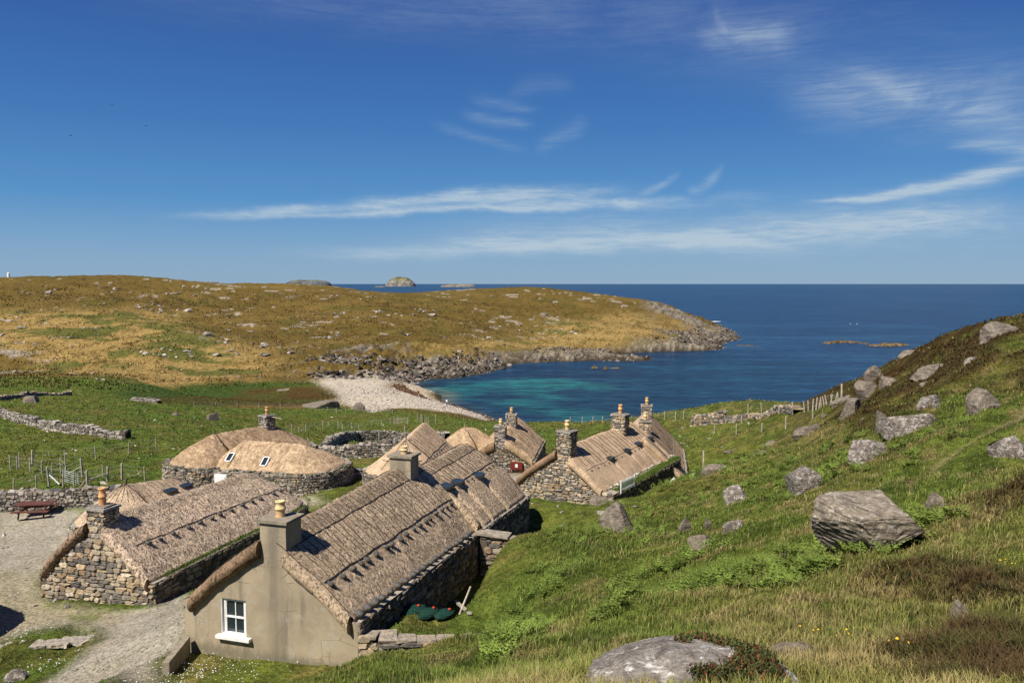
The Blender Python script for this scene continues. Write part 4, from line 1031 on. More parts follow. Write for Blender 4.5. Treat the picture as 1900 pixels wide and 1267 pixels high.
turf_strip(hB, [(3.16, .8, 1.35), (3.12, 3, 1.35), (3.2, 6, 1.35), (3.1, 13, 1.35)], .30, dens=700, hgt=.10)
loose_straw(hA, roofA, 2500, 1, (.66, .52, .37), (.16, .105, .07)); loose_straw(hA2, roofA2, 1500, 2, (.66, .52, .37), (.16, .105, .07)); loose_straw(hB, roofB, 9000, 3, (.72, .57, .42), (.12, .08, .055))
# ---- B2: hipped roof behind it
roofB2 = Roof(2.7, 0.0, 8.4, 3.25, 2.72, 1.35, hipF=2.4, hipB=2.3, power=.15, ez=.06, seed=8)
hB2, _, _, _ = house('thatched_cottage', 'low hipped thatch roof with two dark skylights, left behind the tall clay pot', (-23.35, 43.6), 19, 15.05, roofB2, None, gable=False, pal=PAL_GREY)
roofB2.mesh('thatch_roof', M['thatchA'], hB2, res=.09)
for px in ((316, 913), (345, 903)):
    p = hit(hB2, roofB2, *px)
    if p: skylight(hB2, roofB2, p[0], p[1], .8, .4, .15)
mb = MB()
for k in range(13):
    a = math.pi+math.pi*k/12; rope_line(mb, roofB2, [(2.6*q*math.cos(a), roofB2.a+2.3*q*math.sin(a)) for q in np.linspace(.02, .55, 6)], .012)
mb.tube([(0, 2.4, 3.2), (.15, 2.3, 3.62)], .04, 6); mb.build('roof_netting', M['rope'], hB2)
netting(hB2, roofB2, 1, .05, .6, 2.6, 7.2, .4, .010)

# ---- C: big stone gable right of the middle
roofC = Roof(3.05, 0.0, 12.6, 3.32, 3.35, 1.12, hipB=1.0, power=.13, ez=.06, seed=12, relief=.015)
hC, ewC, WC, gwC = house('thatched_cottage', 'golden thatched cottage, wide rubble gable, two chimneys, four small roof lights', (2.95, 49.9), 31.5, 16.2, roofC, None, wall_out=.75, rows=.17, wid=.32, wshade=.6, gmat=[tuple(np.array(c)*1.2) for c in PAL_TAN])
skC = [p for p in (hit(hC, roofC, *q) for q in ((1133, 852), (1163, 838), (1184, 826), (1206, 815))) if p]
roofC.gr = [(p[0]+.2, 1, p[1]+.08, .10, .14) for p in skC]
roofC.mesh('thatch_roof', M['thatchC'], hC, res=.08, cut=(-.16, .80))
for p in skC: skylight(hC, roofC, p[0], p[1], .60, .34, .05)
chimney(hC, .32, .55, 2.1, 4.42, .98, 1.0, PAL_TAN, .62, .14, (.66, .46, .22))
chimney(hC, .32, 8.9, 2.2, 4.30, 1.05, .9, PAL_TAN, .66, .14, (.60, .34, .14))
netting(hC, roofC, 1, .04, .55, .7, 11.4, .52, .020); anchor_line(hC, roofC, 1, .60, .2, 11, 11, .09)
turf_strip(hC, [(3.58, .9, .93), (3.52, 3, .95), (3.62, 6, .93), (3.5, 9, .95), (3.5, 12.3, .93)], .55, dens=1100, hgt=.085)
for k in range(26):
    s_ = rng.uniform(.08, .15); e = lump('eave_stone', s_*1.2, s_, s_*.8, M['stone'], hC, 1, 0, colr=tuple(np.array((.5, .48, .44))*rng.uniform(.7, 1.2))); e.location = (3.10+rng.normal(0, .04), .8+k*.44+rng.normal(0, .1), .98+s_*.4)
# ---- D: behind C
roofD = Roof(2.95, 0.0, 12.3, 3.75, 3.95, .95, hipB=.7, power=.12, ez=.05, seed=15, relief=.015)
hD, _, _, _ = house('thatched_cottage', 'golden thatched cottage half hidden behind the four roof light one', (9.62, 57.3), 10.5, 14.95, roofD, None, pal=PAL_GREY, sink=1.2)
roofD.mesh('thatch_roof', M['thatchC'], hD, res=.09)
chimney(hD, .0, 3.7, 2.6, 4.45, .9, .8, PAL_TAN, .62, .13, (.66, .48, .24)); chimney(hD, .0, 11.4, 2.8, 4.50, .9, .8, PAL_GREY, .62, .13, (.60, .36, .13))
netting(hD, roofD, 1, .05, .70, .4, 11.6, .55, .022); anchor_line(hD, roofD, 1, .72, .4, 11.8, 14, .09)
# ---- F: stone gable with the red board
roofF = Roof(2.6, 0.0, 10.4, 3.10, 3.62, 1.45, hipB=2.2, power=.1, ez=.07, seed=18, relief=.06, streak=.42)
hF, _, WF, _ = house('thatched_cottage', 'small thatched cottage with a pale rubble gable above a dark red board', (-.85, 66.0), 8, 14.0, roofF, None, pal=PAL_GREY+PAL_TAN, rows=.16, wid=.28, sink=1.1, wall_out=.2)
roofF.mesh('thatch_roof', M['thatchE'], hF, res=.09, thick=.5, cut=(-.62, .26))
chimney(hF, -.18, .45, 2.1, 4.02, .92, .85, PAL_GREY, .55, .13, (.66, .48, .25)); chimney(hF, .1, 5.0, 2.8, 4.28, .95, .8, PAL_GREY, .55, .13, (.55, .33, .14))
netting(hF, roofF, 1, .05, .8, .8, 8.5, .8, .010)
# ---- H: hipped roof just behind the second chimney
roofH = Roof(2.85, 0.0, 9.4, 3.45, 3.95, 1.35, hipF=2.3, hipB=2.4, power=.03, ez=.05, seed=21, relief=.03, streak=.12)
hH, _, _, _ = house('thatched_cottage', 'peaked hipped thatch roof with a roped panel behind the second cement chimney', (-8.2, 55.6), 10, 15.1, roofH, None, gable=False, pal=PAL_GREY)
roofH.mesh('thatch_roof', M['thatchC'], hH, res=.09)
netting(hH, roofH, 1, .05, .6, 2.4, 7, .4, .012); anchor_line(hH, roofH, 1, .62, 1.6, 7, 9, .12)
mb = MB(); mb.tube([(0, 2.3, 3.4), (.05, 2.35, 4.0)], .035, 6); mb.tube([(0, 6.9, 3.8), (-.05, 7.0, 4.5)], .035, 6)
rope_line(mb, roofH, [(math.sin(q)*1.6, roofH.a-1.5+.9*(1-math.cos(q))) for q in np.linspace(-1.2, 1.2, 14)], .03)
for q in (-.9, -.3, .3, .9): rope_line(mb, roofH, [(q*1.6*k, roofH.a-2.0*k) for k in np.linspace(.05, .9, 6)], .02)
mb.build('ridge_stick', M['rope'], hH)
# ---- G: small hut
roofG = Roof(2.15, 0.0, 5.6, 3.0, 2.9, 1.25, hipF=2.3, hipB=2.3, power=.15, ez=.09, seed=24, relief=.07, streak=.3)
hG, _, _, _ = house('thatched_hut', 'smallest thatched hut, low rounded golden roof between two cottages', (-6.1, 69.2), 52, 14.15, roofG, None, gable=False, pal=PAL_GREY)
roofG.mesh('thatch_roof', M['thatchE'], hG, res=.09)
mb = MB(); mb.tube([(0, 2.3, 2.9), (.05, 2.35, 3.4)], .035, 6); mb.build('ridge_stick', M['wood'], hG)
# ---- E1 and E2: the pair of hipped houses on the left
roofE1 = Roof(2.5, 0.0, 10.8, 3.86, 3.78, 2.08, nn=3.2, hipF=2.8, hipB=3.0, power=.14, ez=.03, seed=31, relief=.07, streak=.42)
hE1, _, WE1, _ = house('thatched_cottage', 'rear one of two joined sandy thatched cottages, stone chimney at its far end', (-23.55, 55.9), 34, 15.1, roofE1, None, gable=False, rows=.15, wid=.26, pal=PAL_GREY+PAL_TAN, wall_out=.42, eave_wall=1.92)
roofE1.mesh('thatch_roof', M['thatchE1'], hE1, res=.09)
chimney(hE1, .1, 7.5, 3.1, 4.55, .95, .85, PAL_GREY, .62, .13, (.50, .27, .13))
mb = MB(); mb.tube([(.0, 2.7, 3.6), (.12, 2.6, 4.1)], .03, 6); mb.tube([(.5, 7.6, 4.5), (1.6, 7.7, 4.42)], .035, 6); mb.build('ridge_stick', M['wood'], hE1)
roofE2 = Roof(2.55, 0.0, 9.3, 3.46, 3.40, 2.0, hipF=2.1, hipB=2.9, power=.16, ez=.03, nn=2.8, seed=33, relief=.07, streak=.42)
hE2, _, WE2, _ = house('thatched_cottage', 'front one of the two joined sandy thatched cottages, low curved walls and two skylights', (-21.45, 58.1), 103, 15.1, roofE2, None, gable=False, rows=.15, wid=.26, pal=PAL_GREY+PAL_TAN, wall_out=.50, eave_wall=1.85)
roofE2.mesh('thatch_roof', M['thatchE'], hE2, res=.09)
for px in ((427, 849), (492, 858)):
    p = hit(hE2, roofE2, *px)
    if p: skylight(hE2, roofE2, p[0], p[1], .42, .75, .1, 1, True)
mb = MB(); mb.tube([(.0, 7.2, 3.35), (.1, 7.0, 3.9)], .035, 6); mb.build('ridge_stick', M['wood'], hE2)
mb = MB(); mb.box(WE2+.03, 1.9, .75, .10, .95, 1.9); mb.build('door_frame', M['white'], hE2)
mb = MB(); mb.box(WE2+.10, 1.9, .70, .05, .72, 1.7); d_ = mb.build('door', M['white'], hE2)
# gap house off to the left whose shadow reaches the yard
roofX = Roof(2.25, 0.0, 11.0, 3.4, 3.4, 1.4, hipF=2.6, hipB=2.4, power=.2, seed=40)
hX, _, _, _ = house('thatched_cottage', 'hipped thatched cottage standing by the yard outside the left edge', (-27.9, 23.3), 17, 16.4, roofX, None, gable=False, rows=.3, wid=.5)
roofX.mesh('thatch_roof', M['thatchB'], hX, res=.14)

# ------------------------------------------------------------------ walls
def dz(u, v): return drop(u, v)
def gpts(*uv): return [dz(*p)[:2] for p in uv]
freestanding('dry_stone_wall', 'long grey dry stone wall behind the picnic table', gpts((-60, 948), (0, 947), (60, 943), (130, 938), (200, 934), (260, 930)), 1.15, .6)
freestanding('dry_stone_wall', 'curved dry stone enclosure wall with two arms, behind the hipped cottages', gpts((588, 853), (640, 852), (700, 848), (745, 848), (800, 846)), 1.15, .6, wid=.30)
freestanding('dry_stone_wall', 'far arm of the stone enclosure running back towards the small hut', gpts((600, 843), (630, 822), (662, 817), (720, 816), (780, 818), (830, 822)), 1.0, .55, wid=.32)
freestanding('dry_stone_wall', 'tumbled stone wall slanting across the green field on the left', gpts((-40, 752), (0, 768), (40, 785), (90, 797), (150, 806), (200, 811), (238, 814)), .8, .8, wid=.45, rows=.28, ragged=.5)
freestanding('dry_stone_wall', 'ruined mossy wall at the foot of the tan hill, upper left', gpts((-40, 745), (0, 742), (60, 736), (130, 732)), .5, .9, wid=.6, rows=.3, ragged=.9, pal=PAL_TAN)
freestanding('dry_stone_wall', 'short run of pale fallen wall stones in the field before the marsh', gpts((245, 742), (270, 745), (296, 749)), .6, .8, wid=.6, rows=.4, ragged=.6)
freestanding('dry_stone_wall', 'low stone wall end beside the peaked hipped cottage', gpts((650, 886), (680, 883), (705, 878)), .55, .7, wid=.3, ragged=.4)
freestanding('dry_stone_wall', 'short stone wall on the grass edge above the sea, right of the far cottage', gpts((1283, 789), (1310, 787), (1345, 783)), 1.0, .6, wid=.4, rows=.22, pal=PAL_TAN)
freestanding('dry_stone_wall', 'broken line of wall stones along the cliff edge on the right', gpts((1350, 783), (1400, 775), (1440, 770), (1480, 766)), .32, .8, wid=.5, rows=.25, ragged=1.0, pal=PAL_TAN)
# retaining wall right of the cement gable, local ground piled behind it
gx = lambda c, y: np.array([-7.85, 25.0])+np.array([math.cos(R(17)), -math.sin(R(17))])*c+np.array([math.sin(R(17)), math.cos(R(17))])*y
rw = [gx(3.2, -.02), gx(3.9, .1), gx(5.0, .55), gx(6.2, 1.15), gx(7.6, 2.0)]
rt = empty('retaining_wall', (*rw[0], 18.1), 0, label='low tan stone retaining wall running right from the cement gable', cat='wall')
L_ = path_sampler(rw)[1]
stone_wall('stone_face', [p-rw[0] for p in rw], -.9, lambda s: np.interp(s, [0, .5, L_*.5, L_], [1.15, .80, .74, .62]), M['stone'], rt, .24, .46, PAL_TAN, 1, .08)
mb = MB(); ff, _ = path_sampler([p-rw[0] for p in rw])
for k in range(8):
    s_ = (k+.5)*L_/8; X, Y, TX, TY = ff(s_); mb.box(float(X)-float(TY)*.25, float(Y)+float(TX)*.25, float(np.interp(s_, [0, L_*.5, L_], [.95, .72, .60])), L_/8*.95, .6, .12, rotz(math.atan2(float(TY), float(TX))+rng.normal(0, .1))@rotx(rng.normal(0, .08)), (.36, .31, .25), .02)
mb.build('cope_stones', M['stone'], rt)
# yard end wall between the two near houses
yw = [gx(3.4, 10.9), gx(4.6, 11.0), gx(6.6, 11.6)]
yt = empty('stone_wall', (*yw[0], 17.6), 0, label='short tan stone wall with a slab top closing the shaded yard', cat='wall')
stone_wall('stone_face', [p-yw[0] for p in yw], -1.2, lambda s: np.interp(s, [0, 1.2, 3.3], [1.35, 1.25, .75]), M['stone'], yt, .2, .45, PAL_TAN, 1, .07)
mb = MB(); p = (yw[0]+yw[1])/2-yw[0]; mb.box(p[0], p[1]+.25, 1.38, 1.5, .75, .09, rotz(-R(14))@roty(.06)); q = (yw[1]+yw[2])/2-yw[0]; mb.box(q[0], q[1]+.3, 1.02, 2.1, .6, .12, rotz(.0)@roty(.22)); mb.build('slab_top', M['slab'], yt)

# ------------------------------------------------------------------ fences
def fence(label, posts, group=None, ph=None, r=.055, wires=(.35, .65, .92), name='wire_fence', cat='fence', matn='wood', lean=.05, order=True, wr=.006):
    """posts: (u, v at the foot, height in pixels)"""
    G = [dz(u, v) for (u, v, _) in posts]; root = empty(name, G[0], 0, label=label, cat=cat, group=group); tops = []
    for (u, v, hp), g in zip(posts, G):
        D = g[1]; h = max(.85, min(1.7, 1.25*hp/F*D)) if ph is None else ph
        mb = MB(); a = rng.normal(0, lean, 2); rr = r*(1.6 if hp > 24 else 1)
        mb.tube([(0, 0, -.25), (a[0]*h*.5, a[1]*h*.5, h*.5), (a[0]*h, a[1]*h, h)], rr, 7, r2=rr*.9); p = mb.build('post', M[matn], root); p.location = tuple(g-G[0]); tops.append((g-G[0], a, h))
    if wires and len(posts) > 1:
        mb = MB()
        for k in wires:
            for (g0, a0, h0), (g1, a1, h1) in zip(tops[:-1], tops[1:]):
                if np.linalg.norm(g1-g0) > 22: continue
                mb.tube([g0+(a0[0]*h0*k, a0[1]*h0*k, h0*k), g1+(a1[0]*h1*k, a1[1]*h1*k, h1*k)], wr, 3, cap=False)
        if mb.n: mb.build('wire', M['metal'], root)
    return root, G
fence('wire fence of leaning grey posts at the left edge of the green', [(20, 873, 24), (32, 872, 21), (57, 878, 24), (78, 882, 22), (96, 879, 17), (113, 878, 24), (123, 884, 16), (153, 882, 26)])
fence('wire fence with thick strainer posts and a pale diagonal brace, behind the dry stone wall', [(25, 912, 20), (67, 905, 20), (91, 898, 27), (117, 900, 23), (137, 902, 24), (162, 904, 26), (200, 897, 26), (226, 890, 25), (269, 892, 22)])
fence('short line of fence posts beside the hipped cottages', [(192, 885, 19), (36, 868, 24), (60, 866, 25)], wires=())
fence('thin far line of field posts running from the paddock to the hipped cottages', [(60, 864, 24), (121, 858, 19), (178, 851, 19), (238, 841, 18), (290, 835, 18)])
fence('fence posts in a row along the track below the pebble beach', [(541, 805, 11), (555, 804, 9), (568, 801, 11), (599, 796, 13), (609, 796, 11), (628, 794, 11), (636, 798, 9), (652, 794, 9), (667, 799, 10), (690, 789, 9), (708, 789, 10), (724, 786, 9), (738, 787, 10)])
fence('upper row of small pale posts at the grass edge of the pebble beach', [(360, 755, 6), (400, 755, 6), (440, 755, 7), (480, 756, 6), (520, 757, 6), (574, 759, 6), (607, 763, 7), (624, 766, 8), (641, 764, 8), (683, 766, 8), (702, 764, 9), (718, 764, 7), (728, 768, 9)])
fence('two tall slim posts standing at the stone enclosure', [(703, 823, 21), (752, 812, 19)], wires=())
fence('wire fence on the grass brink between the village and the sea', [(1058, 784, 8), (1080, 785, 7), (1100, 785, 7), (1118, 785, 7), (1233, 779, 9), (1253, 778, 9), (1268, 776, 9), (1300, 783, 8), (1320, 782, 8), (1346, 785, 10), (1361, 786, 11), (1376, 786, 11)])
fence('crooked close set posts climbing the cliff edge to the right', [(1388, 764, 9), (1413, 762, 8), (1445, 772, 10), (1461, 768, 8), (1471, 764, 9), (1493, 764, 10), (1500, 762, 8), (1508, 760, 9), (1514, 758, 8), (1519, 757, 9), (1524, 756, 9), (1530, 755, 10), (1535, 753, 9), (1540, 752, 9), (1544, 752, 9), (1549, 750, 8), (1555, 748, 8)], lean=.14)
fence('four scattered posts on the grass slope right of the far cottage', [(1325, 806, 9), (1366, 804, 9), (1413, 804, 16), (1458, 791, 13), (1508, 776, 11)], wires=(), lean=.03)
fence('line of tiny fence posts crossing the tan headland slope', [(360, 620, 4), (385, 621, 4), (405, 622, 4), (425, 623, 4), (445, 625, 4), (465, 627, 4), (485, 632, 4), (505, 636, 4), (520, 641, 4), (540, 648, 4), (560, 656, 4), (575, 662, 4), (590, 672, 5), (590, 690, 5)], r=.06, wires=())
for (u, v, h, r, lab) in ((1305, 870, 1.45, .085, 'lone weathered timber post standing by a flat rock, right of the far cottage'), (1561, 744, 1.3, .08, 'lone timber post on the crest against the sea')):
    g = dz(u, v); mb = MB(); mb.tube([(0, 0, -.3), (.01, 0, h*.5), (0, .01, h)], r, 8, r2=r*.85); mb.tube([(0, .01, h), (0, .01, h+.03)], r*.7, 8)
    o = mb.build('timber_post', M['wood'], None); o.location = tuple(g); tag(o, lab, 'post')
def brace(label, a, b, r=.05, mat='wood'):
    g0, g1 = dz(*a[:2]), dz(*b[:2]); p0 = g0+(0, 0, a[2]); p1 = g1+(0, 0, b[2]); mb = MB(); mb.tube([(0, 0, 0), p1-p0], r, 6); o = mb.build('timber_brace', M[mat], None); o.location = tuple(p0); tag(o, label, 'timber brace')
brace('whitish diagonal timber brace leaning on a strainer post', (91, 898, .75), (110, 898, .0), .06, 'white')
brace('horizontal rail between two thick strainer posts', (162, 904, .55), (200, 897, .75), .045)
brace('short diagonal strut left of the thick front strainer post', (148, 904, .0), (162, 904, .65), .045)
brace('pair of joined struts behind the metal hurdle', (127, 884, .25), (153, 882, .75), .05)
def gate(label, a, b, h, bars, mat, diag=True, name='gate', pick=False):
    g0, g1 = (dz(*a), dz(*b)) if not pick else (at(*a, 48.6), at(*b, 50.2)); d = g1-g0; d[2] = 0; L = np.linalg.norm(d); root = empty(name, g0, math.atan2(d[1], d[0]), label=label, cat='gate')
    mb = MB()
    for k in range(2):
        mb = MB(); mb.tube([(k*L, 0, -.05), (k*L, 0, h*1.05)], .04, 6); mb.build('gate_post', M[mat], root)
    mb = MB()
    if pick:
        n = int(L/.16)
        for k in range(1, n): mb.box(k*L/n, 0, h*.5, .055, .02, h)
        mb.box(L/2, .03, h*.85, L, .03, .06); mb.box(L/2, .03, h*.2, L, .03, .06)
    else:
        for k in range(bars): mb.tube([(0.03, 0, .15+(h-.2)*k/(bars-1)), (L-.03, 0, .15+(h-.2)*k/(bars-1))], .022, 5)
        if diag: mb.tube([(.03, .03, .15), (L/2, .03, h-.05), (L-.03, .03, .15)], .022, 5)
    mb.build('gate_bars', M[mat], root); return root
gate('pale five barred field gate on the track below the beach', (731, 787), (757, 787), 1.15, 5, 'wood')
gate('small dark wicket gate right of the pale field gate', (783, 786), (795, 786), 1.1, 4, 'wood', False)
gate('grey metal hurdle in the paddock behind the dry stone wall', (121, 896), (146, 902), 1.0, 6, 'metal', False)
gate('white slatted hurdle leaning on the shaded turf wall', (1152, 914), (1177, 909), .75, 2, 'white', False, pick=True)
fence('three short posts beside the small dark wicket gate', [(774, 783, 14), (781, 782, 11), (808, 785, 13)], wires=(), r=.06)

# ------------------------------------------------------------------ picnic table, board, bins
g = dz(66, 957); t = empty('picnic_table', g+(0, 0, -.02), R(8), label='dark red brown wooden picnic table in front of the dry stone wall', cat='picnic table'); t.scale = (1.2, 1.15, 1.12)
mb = MB()
for k in range(5): mb.box(0, -.32+k*.16, .76, 1.85, .145, .045)
mb.build('table_top', M['redwood'], t)
for s_ in (-1, 1):
    mb = MB()
    for k in range(2): mb.box(0, s_*(.62+k*.15), .46, 1.85, .135, .045)
    mb.build('seat', M['redwood'], t)
for s_ in (-1, 1):
    mb = MB()
    for q in (-1, 1): mb.box(s_*.62, q*.44, .37, .05, .10, .86, rotx(q*.46))
    mb.box(s_*.62+.05, 0, .41, .045, 1.5, .10); mb.box(s_*.62+.05, 0, .70, .045, .72, .09); mb.build('leg_frame', M['redwood'], t)
mb = MB(); mb.box(0, 0, .55, 1.2, .06, .09, roty(.0)); mb.build('brace', M['redwood'], t)
g = dz(958, 880)+np.array([0, .3, 0]); t = empty('notice_board', (g[0], 65.6, g[2]), R(-8), label='dark red notice board with a small white notice against the pale rubble gable', cat='notice board')
mb = MB(); mb.box(0, 0, .62, 1.0, .10, .62); mb.box(-.48, 0, .15, .07, .09, .5); mb.box(.48, 0, .15, .07, .09, .5); b_ = mb.build('board', M['redsign'], t)
mb = MB(); mb.box(.02, -.06, .63, .22, .012, .28); mb.build('notice', M['white'], b_)
for k, (u, v, s_, lab) in enumerate(((765, 1133, .55, 'largest dark green net bundle with an orange float, in the shaded yard'), (795, 1137, .45, 'middle dark green net bundle with a pale tag, in the shaded yard'), (825, 1139, .42, 'rightmost flat dark green net bundle with an orange float'))):
    g = dz(u, v); t = empty('net_bundle', g, rng.uniform(0, 1), label=lab, cat='net bundle')
    lump('netting', s_*.95, s_*.65, s_*.34, M['greenplastic'], t, 4, 2, .7)
    e = lump('float', .045, .045, .045, M['red'], t, 2, 0, 0); e.location = (s_*.35, -.1, s_*.36)
for (a, b, lab) in (((845, 1120), (872, 1143), 'broken grey plank lying at the edge of the shaded yard'), ((838, 1108), (852, 1100), 'thick short timber block in the shaded yard')):
    g0, g1 = dz(*a)+(0, 0, .12), dz(*b)+(0, 0, .10); mb = MB(); d = g1-g0; Ld = np.linalg.norm(d); mb.box(*(d/2), Ld, .14, .06, rotz(math.atan2(d[1], d[0]))@roty(-math.asin(d[2]/Ld)))
    o = mb.build('timber_plank', M['wood'], None); o.location = tuple(g0); tag(o, lab, 'plank')
g0 = dz(852, 1135); mb = MB(); mb.tube([(0, 0, -.1), (.35, .9, .55)], .035, 6); o = mb.build('timber_pole', M['wood'], None); o.location = tuple(g0); tag(o, 'thin pole leaning up out of the shaded yard', 'pole')
# concrete kerb by the gable, slab row, loose white stone
p0, p1 = dz(348, 1215), dz(308, 1248); d = p1-p0; L_ = np.hypot(d[0], d[1]); mb = MB(); mb.box(*((p0+p1)/2-p0)[:2], .12+d[2]/2, L_, .22, .75, rotz(math.atan2(d[1], d[0])), jit=.01)
o = mb.build('concrete_kerb', M['cap'], None); o.location = tuple(p0); tag(o, 'short concrete kerb block between the gravel road and the daisy lawn', 'kerb')
sr = empty('slab_row', dz(90, 1200), 0, label='low row of long flat grey slabs bordering the yard, lower left', cat='slab row'); o0 = np.array(sr.location)
for k in range(13):
    u = -20+k*15; a_ = dz(u, 1206-k*1.5); b_2 = dz(u+15, 1204.5-k*1.5); th = math.atan2(b_2[1]-a_[1], b_2[0]-a_[0]); Ls = float(np.hypot(*(b_2-a_)[:2])); mb = MB(); mb.box(0, 0, .03, Ls*.97, .78+rng.uniform(-.15, .15), .12, rotz(th+rng.normal(0, .04))@rotx(rng.normal(0, .04)), (.37, .33, .28), .02)
    o = mb.build('slab', M['stone'], sr); o.location = tuple(a_-o0)
